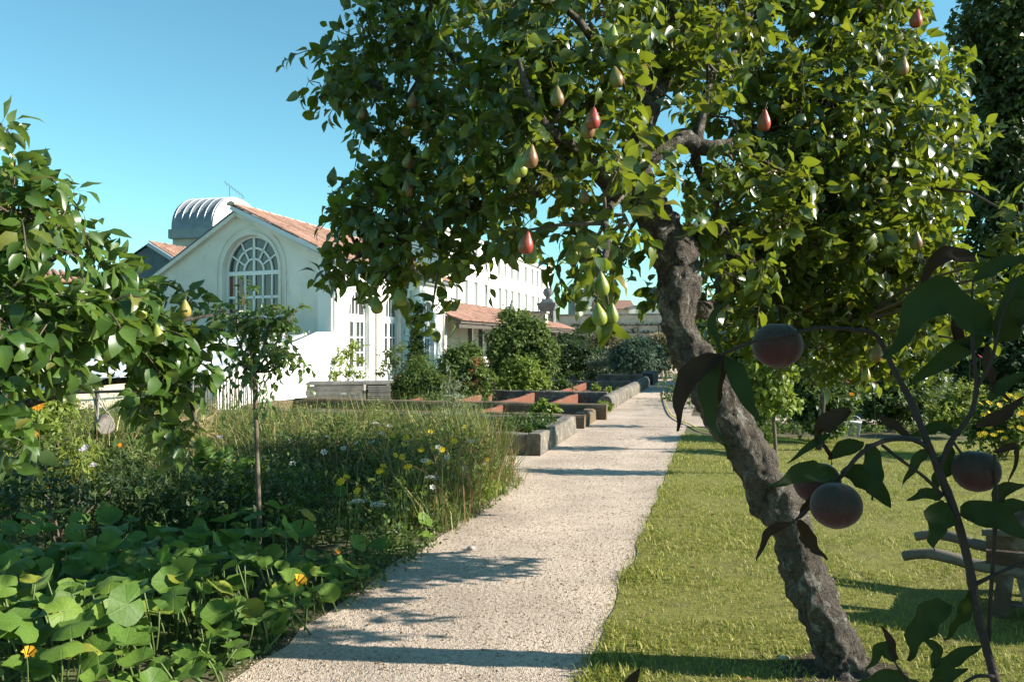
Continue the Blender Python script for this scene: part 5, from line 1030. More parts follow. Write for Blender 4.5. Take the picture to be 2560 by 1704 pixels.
for (a, b), r, z, lab in zip(zo([(500, 265), (745, 495), (1330, 915), (610, 1105), (770, 1128), (1515, 750), (1480, 610)]), (.055, .05, .05, .05, .055, .045, .05), (.78, .62, .45, .45, .42, .35, .45), ('white umbel before the plank stack', 'flat white umbel below the plank stack', 'greenish umbel near the meadow edge', 'shaded umbel left of another in the dark part of the strip', 'shaded umbel in the dark part of the strip', 'small umbel at the right edge of the meadow', 'flat umbel near the silver plant')): umbel(a, b, z, r, lab)
# left bed herbs and marigolds
leafy('feathery_herb', 'tall yellow-green feathery herb beneath the left pear tree', 'herb', [(180, 1090, 7.4, 50), (190, 1150, 7.3, 55), (150, 1170, 7.2, 50), (175, 1045, 7.6, 30), (215, 1140, 7.6, 36)], 90, NARROW, (.05, .09), m_yherb, k=6)
leafy('leafy_herb', 'broad-leaved green herb left of the hanging log', 'herb', [(60, 1000, 8, 45), (110, 990, 8.4, 40), (150, 1010, 8.5, 40), (40, 1080, 7.5, 40), (100, 1060, 8, 45)], 70, SMALL, (.07, .13), m_bright, k=5)
leafy('leafy_herb', 'dull green herb clump under the hanging log', 'herb', [(260, 1140, 8.6, 46), (320, 1130, 8.4, 48), (340, 1090, 9, 30), (350, 1150, 8, 45), (230, 1165, 8, 40)], 90, SMALL + NARROW, (.05, .09), m_herb, k=5)
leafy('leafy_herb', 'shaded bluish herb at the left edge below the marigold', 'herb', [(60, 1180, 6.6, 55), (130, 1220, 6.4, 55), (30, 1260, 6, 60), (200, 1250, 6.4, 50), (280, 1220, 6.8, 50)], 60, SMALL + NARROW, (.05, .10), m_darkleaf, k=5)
leafy('straw_grass_tuft', 'dry straw-coloured grass tuft behind the young tree', 'grass tuft', [(430, 1060, 9.5, 28), (460, 1075, 9.4, 28), (500, 1085, 9.2, 26)], 150, NARROW, (.12, .22), petal('straw', (.42, .34, .16)), k=4, stems=False, spread=(.1, .7), grav=.05)
leafy('broad_leaf_plant', 'dark broad-leaved plant in shade right of the left pear', 'plant', [(560, 1150, 7.2, 40), (620, 1160, 7.2, 36), (520, 1140, 7.4, 34), (590, 1190, 7.0, 34)], 26, SQUASH, (.10, .18), m_squash, k=3)
for i, (x, y, s, lab) in enumerate([(95, 1012, .055, 'large orange marigold under the left pear branches'), (53, 1028, .035, 'smaller orange marigold left of the large one'), (88, 1085, .03, 'orange marigold low among feathery herbs'), (300, 1112, .02, 'tiny yellow marigold by the hanging log')]): flower('marigold', m_orange, FL12, at(x, y, 7.0), s, lab, 'flower', None, (.3, -.8, .4), foot=0)
for x, y, lab in ((233, 1165, 'pale lilac mallow in the herbs left'), (215, 1120, 'white mallow cluster bloom below the hanging log'), (550, 1095, 'pale lilac flower near the thin stem'), (205, 1128, 'white mallow bloom left of the cluster')): flower('mallow', m_lilac, FL5, at(x, y, 7.2), .035, lab, 'flower', None, foot=0)
flower('red_poppy', m_red, FL5, at(360, 1037, 6), .02, 'tiny red flower seen through the left pear foliage', 'flower', None, foot=0)
for (x, y, d, r, mt, gs, lab) in [(640, 1075, 10.0, 40, m_herb, NARROW, 'bushy green weed clump just right of the young tree stem'), (760, 1065, 10.2, 44, m_meadow, NARROW, 'tall pale weed clump below the left end of the plank stack'), (850, 1085, 9.6, 42, m_herb, SMALL, 'leafy weed clump under the middle of the plank stack'), (930, 1050, 10.5, 44, m_meadow, NARROW, 'tall feathery weed clump below the right end of the plank stack'), (1010, 1090, 9.6, 46, m_herb, NARROW, 'bushy weed clump left of the silver wormwood'), (1060, 1150, 8.8, 46, m_meadow, SMALL, 'loose weed clump in the sunny middle of the meadow'), (1150, 1160, 8.6, 40, m_herb, NARROW, 'green weed clump at the sunny meadow edge'), (1200, 1200, 8.3, 34, m_bright, NARROW, 'fine bright grass clump spilling to the path edge'), (920, 1170, 8.3, 44, m_herb, SMALL, 'leafy weed clump at the edge of the tree shade'), (1090, 1250, 7.6, 36, m_herb, NARROW, 'low weed clump by the gravel below the meadow')]:
    leafy('wild_weed', lab, 'weed', [(x, y, d, r), (x - r * .8, y + r * .7, d - .1, r * .8), (x + r * .7, y + r * .6, d - .1, r * .8), (x, y + r * 1.1, d - .2, r)], 170, gs, (.03, .08), mt, k=5, group='weed clumps in the wildflower strip', stem_mat=m_herbstem, stemr=.005)
leafy('silver_shrub', 'silvery tall wormwood at the right end of the meadow strip', 'shrub', [(1135, 960, 11.0, 22), (1130, 1000, 10.9, 32), (1155, 1030, 10.8, 32), (1110, 1040, 10.8, 32), (1140, 1070, 10.7, 34), (1170, 1075, 10.7, 22), (1125, 925, 11.0, 10)], 85, NARROW, (.05, .085), m_silver, k=6)

# ------------------------------------------------------------------ plants by the buildings
leafy('climber', 'green climber on the orangery wall between the doors', 'climber', [(1044, 770, 30.5, 12), (1042, 800, 30.5, 13), (1040, 835, 30.4, 13), (1042, 870, 30.4, 15), (1040, 905, 30.4, 17), (1046, 935, 30.3, 18)], 200, SMALL, (.10, .18), m_shrub)
leafy('wall_rose', 'thin climbing rose beside the first orangery door', 'rose', [(848, 900, 24.6, 14), (872, 880, 25, 16), (885, 860, 25.2, 14), (900, 900, 25.5, 12), (870, 925, 24.8, 14), (840, 935, 24.4, 12), (895, 935, 25, 12)], 60, SMALL, (.09, .15), m_bright, k=3)
leafy('wall_rose', 'sparse rose against the second orangery door', 'rose', [(975, 880, 26.5, 14), (990, 900, 26.5, 14), (965, 910, 26.3, 12), (1000, 870, 26.8, 12), (950, 930, 26, 10)], 60, SMALL, (.09, .15), m_shrub, k=3)
leafy('feathery_shrub', 'feathery green shrub in front of the orangery doors', 'shrub', [(1035, 950, 20.5, 34), (1020, 985, 20.4, 34), (1060, 985, 20.3, 36), (1050, 915, 20.6, 24), (1000, 970, 20.5, 22), (1085, 960, 20.3, 28), (1030, 1010, 20.2, 30)], 330, NARROW, (.10, .18), m_herb, k=5)
leafy('red_tipped_shrub', 'leafy green shrub with reddish tips before the gallery', 'shrub', [(1135, 905, 21.5, 28), (1165, 905, 21.4, 30), (1150, 940, 21.3, 36), (1190, 945, 21.2, 30), (1120, 945, 21.4, 28), (1195, 985, 21, 24), (1150, 985, 21, 34), (1175, 880, 21.6, 18)], 330, SMALL, (.09, .16), m_herb, k=5)
leafy('reddish_perennial', 'orange-red seed stalks at the right of the leafy shrub', 'perennial', [(1180, 930, 20.9, 10), (1185, 960, 20.8, 12), (1178, 985, 20.8, 12), (1190, 905, 20.9, 9)], 220, SMALL, (.05, .09), petal('rusty_leaf', (.34, .16, .07)), k=4)
leafy('tall_rose_shrub', 'tall loose green rose shrub before the gallery roof', 'shrub', [(1265, 850, 25.5, 34), (1300, 820, 25.8, 30), (1330, 835, 25.7, 34), (1290, 870, 25.5, 42), (1340, 880, 25.5, 38), (1260, 910, 25.4, 34), (1310, 915, 25.4, 40), (1355, 920, 25.5, 26), (1240, 880, 25.6, 20), (1375, 875, 25.6, 16), (1280, 795, 25.9, 18)], 240, SMALL, (.10, .17), m_herb, k=5, stemr=.022)
leafy('yellow_green_bush', 'bright yellow-green bush inside the long raised bed', 'bush', [(1290, 945, 22.5, 26), (1325, 935, 22.5, 28), (1315, 965, 22.3, 30), (1345, 960, 22.4, 24), (1275, 970, 22.3, 24), (1300, 915, 22.7, 20)], 330, SMALL, (.07, .13), m_bright, k=5)
leafy('dark_shrub', 'dark green shrub mass left of the blue-green bush', 'shrub', [(1400, 905, 39, 24), (1430, 895, 39.5, 26), (1455, 905, 39, 26), (1480, 912, 39, 22), (1385, 915, 38.5, 18), (1500, 905, 40, 18), (1440, 915, 38.8, 22)], 900, SMALL, (.14, .24), m_darkleaf, k=5)
leafy('blue_green_bush', 'round blue-green bush at the left of the far path', 'bush', [(1565, 893, 36, 22), (1590, 882, 36, 22), (1618, 888, 36, 22), (1600, 910, 35.6, 24), (1570, 914, 35.6, 20), (1636, 906, 36, 16), (1550, 904, 36, 14)], 1300, NARROW, (.16, .28), m_blueleaf, k=5, spread=(.2, 1.0), grav=.05)
leafy('white_flowering_plant', 'pale white-flowered plant before the dark shrubs', 'plant', [(1480, 905, 37, 10), (1495, 908, 37, 10), (1510, 905, 37, 9)], 400, SMALL, (.08, .14), m_silver, k=3)
leafy('dry_grass_tuft', 'tan ornamental grass behind the dark shrubs', 'grass tuft', [(1500, 868, 45, 14), (1520, 862, 45, 14), (1535, 870, 45, 12), (1508, 885, 45, 14)], 700, NARROW, (.4, .7), petal('tan_grass', (.36, .30, .17)), k=4, spread=(.05, .5), grav=.0, stems=False)
leafy('dry_grass_tuft', 'brownish ornamental grass beside the leaning trunk', 'grass tuft', [(1652, 865, 44, 12), (1668, 868, 44, 12), (1658, 885, 44, 14)], 700, NARROW, (.4, .7), bpy.data.materials['tan_grass'], k=4, spread=(.05, .5), grav=.0, stems=False)
leafy('wall_foot_shrub', 'dark shrub row at the foot of the back wall', 'shrub', [(1420, 865, 55, 18), (1450, 870, 55, 18), (1475, 875, 55, 16), (1440, 885, 54, 18), (1405, 885, 54, 16)], 1300, SMALL, (.18, .28), m_darkleaf, k=4)
leafy('roof_weed', 'wispy weeds growing on the gallery roof edge', 'weeds', [(1300, 795, 46, 7), (1318, 785, 47, 6), (1255, 788, 43, 6)], 500, NARROW, (.18, .3), m_meadow, k=3, stems=False, base=at(1290, 812, 46))

# ------------------------------------------------------------------ right-hand garden
s2 = gnd(1942, 1187); yt = empty('young_fruit_tree', s2, 'slim young fruit tree with pale stem on the lawn behind the trunk', 'tree')
mb = MB(); cv2 = curve([(1942, 1190, 10.05, 5.5), (1938, 1110, 10.05, 5), (1932, 1030, 10.06, 4.8), (1925, 980, 10.06, 4.5), (1915, 940, 10.06, 3)], 5); mb.tube([at(p[0], p[1], p[2]) for p in cv2], [p[3] * p[2] / FPX for p in cv2], 8, True, .1, 18); mb.build('stem', m_palebark, yt, True)
P, O, C = clump_points([(1890, 930, 10.1, 36), (1930, 915, 10, 36), (1965, 930, 10.1, 30), (1910, 970, 10, 36), (1950, 985, 10, 36), (1980, 1000, 10.1, 22), (1880, 985, 10.1, 26), (1925, 1020, 10, 22), (1900, 890, 10.2, 24), (1950, 1020, 10, 18)], 42)
pieces('leaf', 'foliage', PEAR, rosettes(P, O, 5, (.075, .115), .5), m_bright, yt, 120); twigs('twigs', P, C, yt, m_twig, .004, .8)
def smalltree(label, foot, clumps, dens, mat):
    root = empty('small_fruit_tree', foot, label, 'tree', 'small fruit trees behind the lawn'); t0 = at(*clumps[0][:3]); MB().tube([foot - Z * .05, foot.lerp(t0, .5) + Vector((.05, 0, 0)), t0], [.05, .04, .02], 8, True, .15, 10).build('trunk', m_bark, root, True)
    for c in clumps[1:]: MB().tube([foot.lerp(t0, .7), (foot.lerp(t0, .7) + at(*c[:3])) / 2 + Z * .06, at(*c[:3])], [.02, .014, .006], 6).build('branch', m_twig, root, True)
    P, O, C = clump_points(clumps, dens); pieces('leaf', 'foliage', PEAR, rosettes(P, O, 5, (.075, .12), .4), mat, root, 60)
smalltree('small fruit tree behind the lawn nearest the leaning trunk', Vector((4.45, 12.2, 0)), [(2060, 760, 12.2, 40), (2100, 740, 12.2, 44), (2020, 780, 12.2, 36), (2070, 820, 12.2, 40), (2110, 800, 12.2, 38), (2040, 710, 12.3, 34)], 22, m_pearleaf2)
smalltree('small fruit tree farther back near the cross path', Vector((5.6, 15.4, 0)), [(2040, 740, 15.4, 36), (2080, 720, 15.4, 38), (2000, 760, 15.4, 34), (2050, 790, 15.4, 36), (2020, 820, 15.4, 30)], 20, m_pearleaf2)
leafy('stake_climber', 'leafy climber on a dark stake behind the leaning trunk', 'climber', [(1905, 1060, 12, 22), (1900, 1085, 11.8, 22), (1912, 1030, 12, 18), (1890, 1075, 11.9, 16)], 130, SMALL, (.07, .12), m_shrub)
leafy('rose_bush', 'dark rose bush at the back edge of the lawn', 'rose bush', [(2010, 960, 13.5, 45), (2060, 940, 13.6, 50), (2040, 1000, 13.3, 50), (2090, 1000, 13.4, 45), (2000, 1010, 13.4, 35), (2120, 970, 13.6, 40), (2075, 1045, 13.2, 40), (2030, 1045, 13.2, 32)], 190, SMALL, (.07, .12), m_shrub, k=5)
leafy('rose_bush', 'green rose bush right of the dark one', 'rose bush', [(2200, 960, 15.5, 40), (2240, 930, 15.6, 46), (2280, 960, 15.5, 45), (2230, 1000, 15.2, 44), (2290, 1010, 15.2, 40), (2320, 940, 15.8, 36), (2180, 1010, 15.2, 30)], 230, SMALL, (.07, .12), m_shrub, k=5)
leafy('tall_shrub', 'tall bushy shrub beyond the low grey wall', 'shrub', [(2250, 880, 20, 46), (2300, 860, 20.5, 44), (2220, 840, 21, 40), (2350, 880, 21, 40), (2280, 910, 20, 40)], 400, SMALL, (.09, .15), m_shrub, k=5)
leafy('yellow_flower_bush', 'bush of yellow flowers at the right edge of the lawn', 'bush', [(2470, 1040, 11.5, 40), (2520, 1030, 11.5, 44), (2500, 1075, 11.3, 40), (2550, 1070, 11.3, 44), (2440, 1080, 11.3, 28), (2560, 1010, 11.6, 40), (2480, 1000, 11.8, 30)], 170, SMALL, (.06, .1), m_herb, k=5)
for k in range(34): flower('yellow_daisy', m_yellow, FL8, at(RNG.uniform(2440, 2560), RNG.uniform(985, 1095), 11.1 + RNG.uniform(-.2, .2)), .045, 'yellow flower on the bush at the right lawn edge', 'flower', 'yellow flowers of the right bush', stem=False)
leafy('orange_flower_bush', 'low bush with orange blooms behind the peach branches', 'bush', [(2420, 990, 14, 30), (2380, 1010, 14, 30), (2400, 1040, 13.8, 34), (2350, 1040, 13.8, 30)], 200, SMALL, (.06, .1), m_yherb, k=5)
for x, y, d, lab in ((2010, 806, 14, 'bright pink rose high behind the big peach'), (2000, 800, 14.1, 'pale pink rose beside the bright one'), (2450, 890, 14, 'deep pink rose by the right peach stem'), (2425, 884, 14, 'pale pink rose left of the deep pink one'), (2120, 955, 13, 'small red rose in the dark rose bush'), (2185, 960, 13.5, 'pink rose low in the green rose bush'), (2130, 985, 13, 'orange bloom in the dark rose bush')): flower('rose', m_pink if 'orange' not in lab else m_orange, FL12, at(x, y, d), .045, lab, 'flower', None, foot=0)
flower('white_mallow', m_whitep, FL5, at(1868, 662, 6), .03, 'white flower hanging amid the pear foliage beside the trunk', 'flower', None, stem=False)
lw = empty('low_stone_wall', Vector((18, 24, 0)), 'low grey stone wall across the right garden', 'wall')
MB().box(Vector((18, 24, .22)), (13, .5, .44)).build('wall_body', m_stonewall, lw); MB().box(Vector((18, 24, .49)), (13.1, .66, .1)).build('coping', m_darkstone, lw)
pb = gnd(2135, 1088); wpot = empty('white_bucket', pb, 'small white bucket on the soil behind the lawn', 'bucket'); MB().lathe([(.09, 0), (.12, .22), (.125, .22), (.125, .24), (.11, .24)], 14, pb).build('body', m_paint, wpot, True); MB().tube([pb + Vector((.12 * math.cos(a), 0, .23 + .1 * math.sin(a))) for a in [PI * k / 8 for k in range(9)]], .005, 5).build('handle', m_metal, wpot)
n = 1900; xx = RNG.uniform(3.9, 12, n); yy = RNG.uniform(14.4, 15.9, n); P = np.stack([xx, yy, RNG.random(n) * .12 + .02], 1)
stuff('border_plants', SMALL, rosettes(P, unit(RNG.normal(size=(n, 3)) + np.array([0, 0, 1.0])), 4, (.05, .10)), m_herb, label='low border plants along the back of the lawn', cat='plants')
n = 5000; xx = RNG.uniform(4, 22, n); yy = RNG.uniform(18.4, 23.5, n); P = np.stack([xx, yy, RNG.random(n) ** 1.3 * .7 + .02], 1)
stuff('bed_plants', SMALL + NARROW, rosettes(P, unit(RNG.normal(size=(n, 3)) + np.array([0, 0, .6])), 4, (.08, .15)), m_shrub, label='mixed green bed plants beyond the cross path', cat='plants')

# ------------------------------------------------------------------ background trees
def bigtree(name, label, foot, blobs, dens, size, trunk_r, mat, n_obj=0):
    root = empty(name, foot, label, 'tree', 'trees at the back of the garden'); top = Vector((foot.x, foot.y, max(b[2] for b in blobs)))
    mid = foot.lerp(top, .45) + Vector((.2, 0, 0)); MB().tube([foot - Z * .1, foot.lerp(mid, .5), mid, top * 1.0 - Z * .8], [trunk_r * 1.2, trunk_r, trunk_r * .8, trunk_r * .25], 10, True, .1, 3).build('trunk', m_palebark, root, True)
    Ps = []; Os = []
    for (x, y, z, r) in blobs:
        c = Vector((x, y, z)); MB().tube([mid, mid.lerp(c, .5) + Z * .2, c], [trunk_r * .4, trunk_r * .25, .03], 6).build('limb', m_palebark, root, True)
        m = int(dens * r * r); b, a = ball(m, .4); Ps.append(np.array(c) + b * r); Os.append(unit(a + RNG.normal(0, .4, (m, 3))))
    stuff('crown', SMALL, rosettes(np.concatenate(Ps), np.concatenate(Os), 6, size, .3), mat, root)
def pxb(l): return [(*at(x, y, d), r * d / FPX) for x, y, d, r in l]
bigtree('plane_tree', 'tall dark plane tree at the upper right corner', Vector((18.2, 30, 0)), pxb([(2490, 60, 29.8, 110), (2560, 150, 29.8, 130), (2460, 170, 30.5, 80), (2480, 270, 30.5, 70), (2560, 290, 29.8, 100), (2640, 100, 31.2, 150), (2520, -60, 29.8, 120), (2500, 420, 31.2, 70), (2570, 470, 30.5, 110), (2470, 520, 31.2, 80), (2550, 610, 30.5, 90), (2450, 620, 31.2, 70), (2660, 300, 31.2, 150), (2660, 550, 31.2, 130), (2480, 700, 31.2, 80), (2560, 740, 30.5, 90), (2430, 80, 31.2, 60), (2440, 400, 31.2, 60), (2520, 200, 29.8, 90), (2500, 340, 29.8, 90), (2520, 540, 29.8, 90)]), 120, (.22, .36), .4, m_tree)
bigtree('garden_tree', 'green garden tree behind the right side of the pear crown', Vector((9.5, 28, 0)), pxb([(1900, 600, 28, 80), (1980, 560, 28, 90), (2060, 620, 28, 100), (1950, 680, 28, 90), (2040, 720, 28, 90), (1880, 700, 28.5, 70)]), 70, (.2, .32), .2, m_tree)
bigtree('garden_tree', 'round garden tree behind the peach branches', Vector((14.5, 30, 0)), pxb([(2200, 700, 30, 90), (2290, 690, 30, 90), (2250, 770, 30, 90), (2370, 740, 30, 90), (2150, 780, 30, 80), (2420, 800, 30, 80), (2320, 820, 30, 70)]), 70, (.2, .32), .2, m_shrub)
bigtree('garden_tree', 'low broad tree right of the back wall end', Vector((10.5, 36, 0)), pxb([(1850, 790, 36, 70), (1920, 770, 36, 70), (1800, 820, 36, 50), (1980, 810, 36, 70), (2060, 830, 36, 60)]), 60, (.22, .34), .2, m_shrub)

leafy('hedge', 'thick green hedge across the back of the right garden', 'hedge', [(1760 + 62 * k, 870 + 14 * math.sin(k * 2.3), 27, 58) for k in range(15)] + [(1790 + 66 * k, 820 + 18 * math.sin(k * 1.7), 28, 50) for k in range(13)], 260, SMALL, (.14, .24), m_shrub, k=4, stems=False)
leafy('viburnum', 'tall dark shrub under the plane tree at the right edge', 'shrub', [(2480, 860, 18, 60), (2550, 850, 18, 70), (2520, 910, 17.6, 60), (2440, 900, 17.8, 50), (2580, 920, 17.6, 60), (2400, 850, 18.4, 44)], 240, SMALL, (.10, .17), m_darkleaf, k=5)
# ------------------------------------------------------------------ peach tree close to the camera
DP = 1.2
pc = empty('peach_tree', Vector((.86, 1.16, 0)), 'dark backlit peach tree with downy peaches close at the right', 'tree')
def pp_(x, y, d=DP): return at(x, y, d)
STEMS = [[(2530, 1900, 1.18, 15), (2489, 1704, 1.19, 14), (2457, 1586, 1.2, 13.5), (2425, 1425, 1.2, 13), (2393, 1296, 1.2, 12.5), (2360, 1209, 1.2, 12), (2319, 1107, 1.2, 11), (2278, 1005, 1.21, 10), (2238, 931, 1.21, 9), (2193, 842, 1.2, 8), (2140, 825, 1.19, 6.5), (2058, 819, 1.17, 6), (1997, 829, 1.155, 5.5), (1936, 842, 1.145, 5.2), (1887, 852, 1.15, 5), (1821, 878, 1.17, 4.5), (1803, 888, 1.18, 3.5)],
 [(2344, 1180, 1.2, 9), (2380, 1099, 1.19, 9), (2425, 1037, 1.18, 7.5), (2442, 964, 1.18, 7), (2433, 882, 1.18, 6), (2429, 800, 1.18, 4.5), (2432, 700, 1.18, 3)],
 [(2442, 968, 1.18, 6), (2468, 925, 1.17, 5), (2486, 874, 1.16, 5), (2503, 793, 1.16, 4), (2540, 700, 1.15, 3)],
 [(2325, 1120, 1.2, 8), (2282, 1099, 1.19, 7.5), (2221, 1099, 1.18, 7.5), (2172, 1119, 1.17, 7.5), (2140, 1145, 1.17, 7), (2099, 1195, 1.18, 6), (2060, 1240, 1.19, 5), (2021, 1270, 1.19, 4), (1976, 1310, 1.19, 3)],
 [(2205, 1112, 1.18, 5), (2262, 1156, 1.185, 5), (2311, 1192, 1.19, 5), (2356, 1238, 1.2, 6)],
 [(2472, 1600, 1.21, 7), (2476, 1500, 1.2, 6), (2486, 1350, 1.19, 6), (2490, 1221, 1.18, 5), (2486, 1135, 1.17, 4)],
 [(2432, 1462, 1.2, 7), (2500, 1430, 1.18, 6), (2560, 1404, 1.17, 6), (2640, 1370, 1.15, 5)],
 [(2487, 1690, 1.19, 6), (2440, 1690, 1.16, 5), (2390, 1720, 1.14, 5), (2330, 1760, 1.12, 4)],
 [(2330, 1760, 1.12, 4), (2270, 1700, 1.12, 4), (2235, 1650, 1.12, 3), (2215, 1600, 1.12, 2)], [(2380, 1100, 1.19, 4), (2410, 1140, 1.18, 4), (2430, 1150, 1.175, 3)]]
for i, s_ in enumerate(STEMS):
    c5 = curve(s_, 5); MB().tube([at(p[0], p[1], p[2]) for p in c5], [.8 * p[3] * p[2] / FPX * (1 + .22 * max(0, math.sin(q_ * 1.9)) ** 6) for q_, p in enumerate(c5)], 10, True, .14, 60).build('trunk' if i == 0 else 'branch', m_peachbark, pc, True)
MB().tube([Vector((.86, 1.16, -.05)), Vector((.80, 1.17, .4)), Vector((.735, 1.18, .85)), at(2530, 1900, 1.18)], [.022, .018, .013, .0095], 10).build('lower_stem', m_peachbark, pc, True)
def peach(x, y, r, d, lab):
    c = at(x, y, d); rm = r * d / FPX; V = []; F = []; nu, nv = 40, 26
    ca = random.uniform(-.6, .6) - PI / 2
    for j in range(nv + 1):
        th = PI * j / nv
        for i in range(nu):
            ph = 2 * PI * i / nu; da = abs((ph - ca + PI) % (2 * PI) - PI); rr = rm * (1 + .03 * noise.noise(Vector((math.sin(th) * math.cos(ph) * 1.3 + x, math.sin(th) * math.sin(ph) * 1.3, math.cos(th) * 1.3))) - .055 * math.exp(-(da / .16) ** 2) * max(0, math.sin(th)) ** .6 - .10 * math.exp(-(th / .32) ** 2) + .03 * math.exp(-((PI - th) / .2) ** 2))
            V.append((c.x + rr * math.sin(th) * math.cos(ph) * 1.03, c.y + rr * math.sin(th) * math.sin(ph), c.z + rr * .95 * math.cos(th)))
    for j in range(nv):
        for i in range(nu): F.append((j * nu + i, (j + 1) * nu + i, (j + 1) * nu + (i + 1) % nu, j * nu + (i + 1) % nu))
    mb = MB(); mb.add(V, F); o = mb.build('peach', m_peach, pc, True); o['label'] = lab
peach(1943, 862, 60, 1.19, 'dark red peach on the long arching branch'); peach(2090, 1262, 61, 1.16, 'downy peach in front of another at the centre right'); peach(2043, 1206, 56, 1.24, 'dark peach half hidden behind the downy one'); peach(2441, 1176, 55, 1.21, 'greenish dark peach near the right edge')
def pleaf(b, m, t, w, mat, tw=0.0, dz=(0, .0, 0), fold=.38, n=12, wav=.11):
    """long peach leaf along a curve of three picture points; dz shifts its middle and tip in depth"""
    A, B, Cc = at(b[0], b[1], DP + dz[0]), at(m[0], m[1], DP + dz[1]), at(t[0], t[1], DP + dz[2]); c5 = curve([tuple(A), tuple(B), tuple(Cc)], n // 2 + 1); k = len(c5); V = []; F = []; wm = .8 * w * DP / FPX / 2; s = random.uniform(0, 6)
    for i, p in enumerate(c5):
        t_ = i / (k - 1); p = Vector(p); tg = (Vector(c5[min(i + 1, k - 1)]) - Vector(c5[max(i - 1, 0)])).normalized(); vw = Vector((0, -1, .25)); side = tg.cross(vw).normalized(); nn = side.cross(tg)
        a = tw * (t_ - .3) + random.uniform(-.08, .08); side2 = side * math.cos(a) + nn * math.sin(a); n2 = nn * math.cos(a) - side * math.sin(a)
        ww = wm * max(.03, max(0, math.sin(PI * min(1, .04 + .96 * t_) ** .8)) ** .9); wv1 = wav * wm * math.sin(t_ * 17 + s); wv2 = wav * wm * math.sin(t_ * 14 + s + 2)
        V += [p + side2 * ww + n2 * (fold * ww + wv1 * 3), p + side2 * ww * .5 + n2 * (fold * ww * .35 + wv1), p, p - side2 * ww * .5 + n2 * (fold * ww * .35 + wv2), p - side2 * ww + n2 * (fold * ww + wv2 * 3)]
    for i in range(k - 1):
        for j in range(4): F.append((i * 5 + j, i * 5 + j + 1, i * 5 + j + 6, i * 5 + j + 5))
    mb = MB(); mb.add(V, F); mb.build('leaf', mat, pc, True)
G_, R_ = m_peachleaf, m_peachred
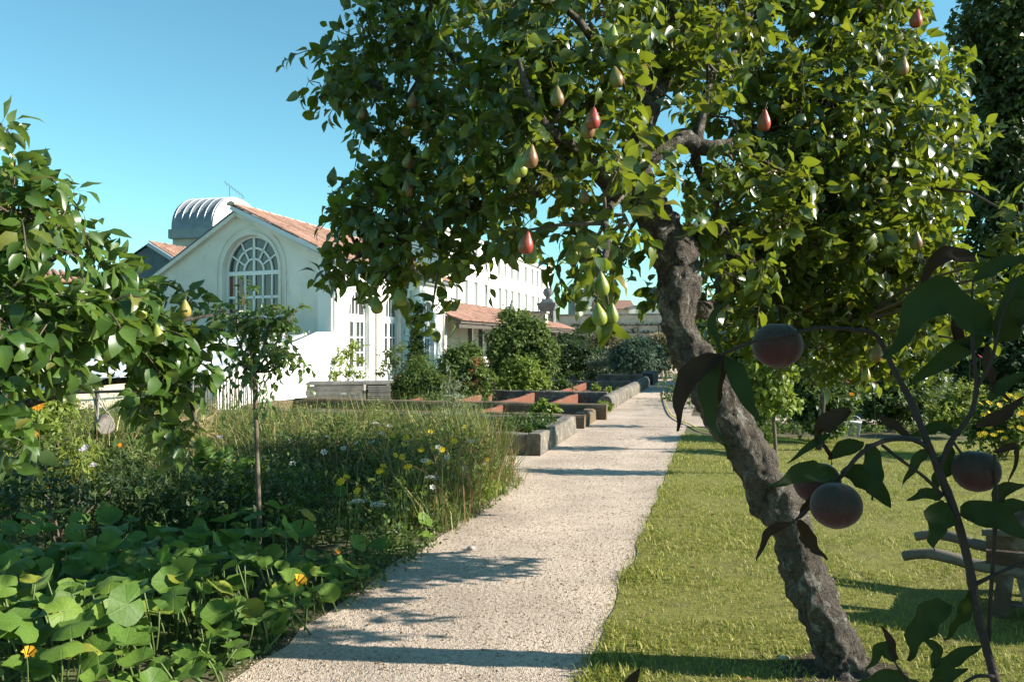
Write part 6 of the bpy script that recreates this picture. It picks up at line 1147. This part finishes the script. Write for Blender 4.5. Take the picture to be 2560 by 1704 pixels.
for args in [((1805, 886), (1712, 950), (1691, 1078), 66, R_, .6, (0, -.03, -.05)), ((1795, 893), (1765, 1010), (1822, 1140), 62, G_, 1.6, (0, -.02, -.03)), ((1815, 890), (1852, 960), (1903, 1064), 62, G_, -1.2, (0, -.02, -.04)), ((1803, 882), (1780, 800), (1834, 738), 26, G_, 1.8, (0, .02, .02)), ((1808, 886), (1790, 960), (1790, 1040), 46, R_, 1.0, (.02, .02, .03)),
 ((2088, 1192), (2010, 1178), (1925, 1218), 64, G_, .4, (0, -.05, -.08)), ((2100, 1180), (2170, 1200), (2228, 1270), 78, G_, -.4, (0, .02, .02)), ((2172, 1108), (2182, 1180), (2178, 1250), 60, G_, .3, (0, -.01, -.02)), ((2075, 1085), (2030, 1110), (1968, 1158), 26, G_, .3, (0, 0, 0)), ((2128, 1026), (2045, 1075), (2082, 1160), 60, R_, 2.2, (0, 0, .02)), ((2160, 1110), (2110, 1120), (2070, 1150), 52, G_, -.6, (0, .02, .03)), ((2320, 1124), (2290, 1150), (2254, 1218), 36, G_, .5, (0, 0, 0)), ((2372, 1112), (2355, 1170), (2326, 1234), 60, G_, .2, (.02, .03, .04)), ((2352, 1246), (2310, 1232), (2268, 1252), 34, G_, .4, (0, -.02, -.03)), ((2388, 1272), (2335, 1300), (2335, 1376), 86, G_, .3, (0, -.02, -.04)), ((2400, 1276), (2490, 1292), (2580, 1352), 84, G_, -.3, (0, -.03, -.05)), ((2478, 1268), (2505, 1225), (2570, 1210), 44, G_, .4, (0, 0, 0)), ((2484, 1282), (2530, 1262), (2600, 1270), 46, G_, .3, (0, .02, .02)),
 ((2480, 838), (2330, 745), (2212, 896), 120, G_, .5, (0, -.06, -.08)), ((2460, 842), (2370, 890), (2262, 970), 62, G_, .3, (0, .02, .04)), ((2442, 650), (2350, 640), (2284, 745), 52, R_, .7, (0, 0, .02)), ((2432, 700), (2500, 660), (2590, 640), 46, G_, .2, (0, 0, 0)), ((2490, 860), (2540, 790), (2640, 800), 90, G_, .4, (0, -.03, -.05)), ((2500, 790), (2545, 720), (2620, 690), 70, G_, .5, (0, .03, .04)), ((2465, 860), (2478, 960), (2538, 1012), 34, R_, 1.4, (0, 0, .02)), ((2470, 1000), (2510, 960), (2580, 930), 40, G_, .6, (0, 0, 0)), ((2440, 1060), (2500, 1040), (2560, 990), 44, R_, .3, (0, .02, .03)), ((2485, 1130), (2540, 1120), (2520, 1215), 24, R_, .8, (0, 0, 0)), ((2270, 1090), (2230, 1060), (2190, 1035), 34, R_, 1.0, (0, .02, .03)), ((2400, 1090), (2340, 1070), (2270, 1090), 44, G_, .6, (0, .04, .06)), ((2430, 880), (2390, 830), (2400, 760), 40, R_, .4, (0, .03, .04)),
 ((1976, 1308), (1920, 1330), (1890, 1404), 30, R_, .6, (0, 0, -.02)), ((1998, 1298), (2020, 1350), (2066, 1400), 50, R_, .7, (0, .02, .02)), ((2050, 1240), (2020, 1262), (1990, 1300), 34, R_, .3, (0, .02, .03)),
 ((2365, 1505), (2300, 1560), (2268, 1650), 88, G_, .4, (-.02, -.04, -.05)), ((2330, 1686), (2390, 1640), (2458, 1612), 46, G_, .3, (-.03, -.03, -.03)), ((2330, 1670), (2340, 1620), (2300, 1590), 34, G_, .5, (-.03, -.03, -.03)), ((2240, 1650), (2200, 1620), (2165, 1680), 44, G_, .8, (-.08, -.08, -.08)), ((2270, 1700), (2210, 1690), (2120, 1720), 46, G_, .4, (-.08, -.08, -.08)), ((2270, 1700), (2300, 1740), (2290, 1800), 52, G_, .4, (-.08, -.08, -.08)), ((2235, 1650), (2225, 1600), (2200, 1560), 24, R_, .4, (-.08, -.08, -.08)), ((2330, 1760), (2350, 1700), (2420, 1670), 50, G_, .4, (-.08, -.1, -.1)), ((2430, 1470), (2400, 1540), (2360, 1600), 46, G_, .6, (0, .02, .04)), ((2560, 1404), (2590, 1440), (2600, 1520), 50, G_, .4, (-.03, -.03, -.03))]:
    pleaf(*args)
pleaf((1560, 1780), (1575, 1715), (1600, 1668), 46, R_, .4, (-.05, -.05, -.05)); MB().tube([at(1700, 1830, 1.16), at(1620, 1800, 1.15), at(1560, 1780, 1.15)], [.003, .0025, .002], 6).build('branch', m_peachbark, pc, True)
MB().tube([Vector((.80, 1.17, .45)), Vector((.5, 1.16, .7)), at(1700, 1830, 1.16)], [.007, .005, .003], 6).build('branch', m_peachbark, pc, True)
MB().tube([Vector((.735, 1.18, .85)), Vector((.6, 1.15, .95)), at(2330, 1760, 1.12)], [.006, .004, .0022], 6).build('branch', m_peachbark, pc, True)
# the rest of its crown stands to the right, outside the picture, and shades these branches
PL = [leaf_geo(1, .3, 4, .25, .8, .02, .1, 'lance', ph=0), leaf_geo(1, .26, 4, .15, 1.2, .03, .1, 'lance', ph=2)]
mb = MB(); Ps = []; Os = []
for k in range(46):
    c = Vector((random.uniform(1.25, 2.4), random.uniform(.75, 1.7), random.uniform(.9, 2.6)))
    if c.x < .66 * c.y + .42: continue
    b, a = ball(16, .5); Ps.append(np.array(c) + b * .2); Os.append(unit(a)); q = Vector((1.1 + random.uniform(0, .5), 1.2, 1.0)); mb.tube([q, q.lerp(c, .5) + Z * .08, c], [.012, .008, .004], 5)
for k in range(40):  # leaves added overhead, out of view, to block skylight from the peach branches
    c = Vector((random.uniform(.1, 2.2), random.uniform(.6, 1.9), random.uniform(2.35, 2.9)))
    if c.z - .25 < CAM_H + .42 * c.y: c.z = CAM_H + .42 * c.y + .28
    b, a = ball(18, .5); Ps.append(np.array(c) + b * np.array([.22, .22, .12])); Os.append(unit(a)); q = Vector((1.5, 1.2, 1.6)); mb.tube([q, q.lerp(c, .5) + Z * .15, c], [.012, .008, .004], 5)
mb.tube([Vector((.86, 1.16, 0)), Vector((1.0, 1.18, .5)), Vector((1.3, 1.2, 1.05)), Vector((1.5, 1.2, 1.6))], [.03, .026, .02, .012], 8); mb.build('crown_limbs', m_peachbark, pc, True)
P = np.concatenate(Ps); stuff('foliage', PL, rosettes(P, np.concatenate(Os), 4, (.11, .16), .5), m_peachleaf, pc)
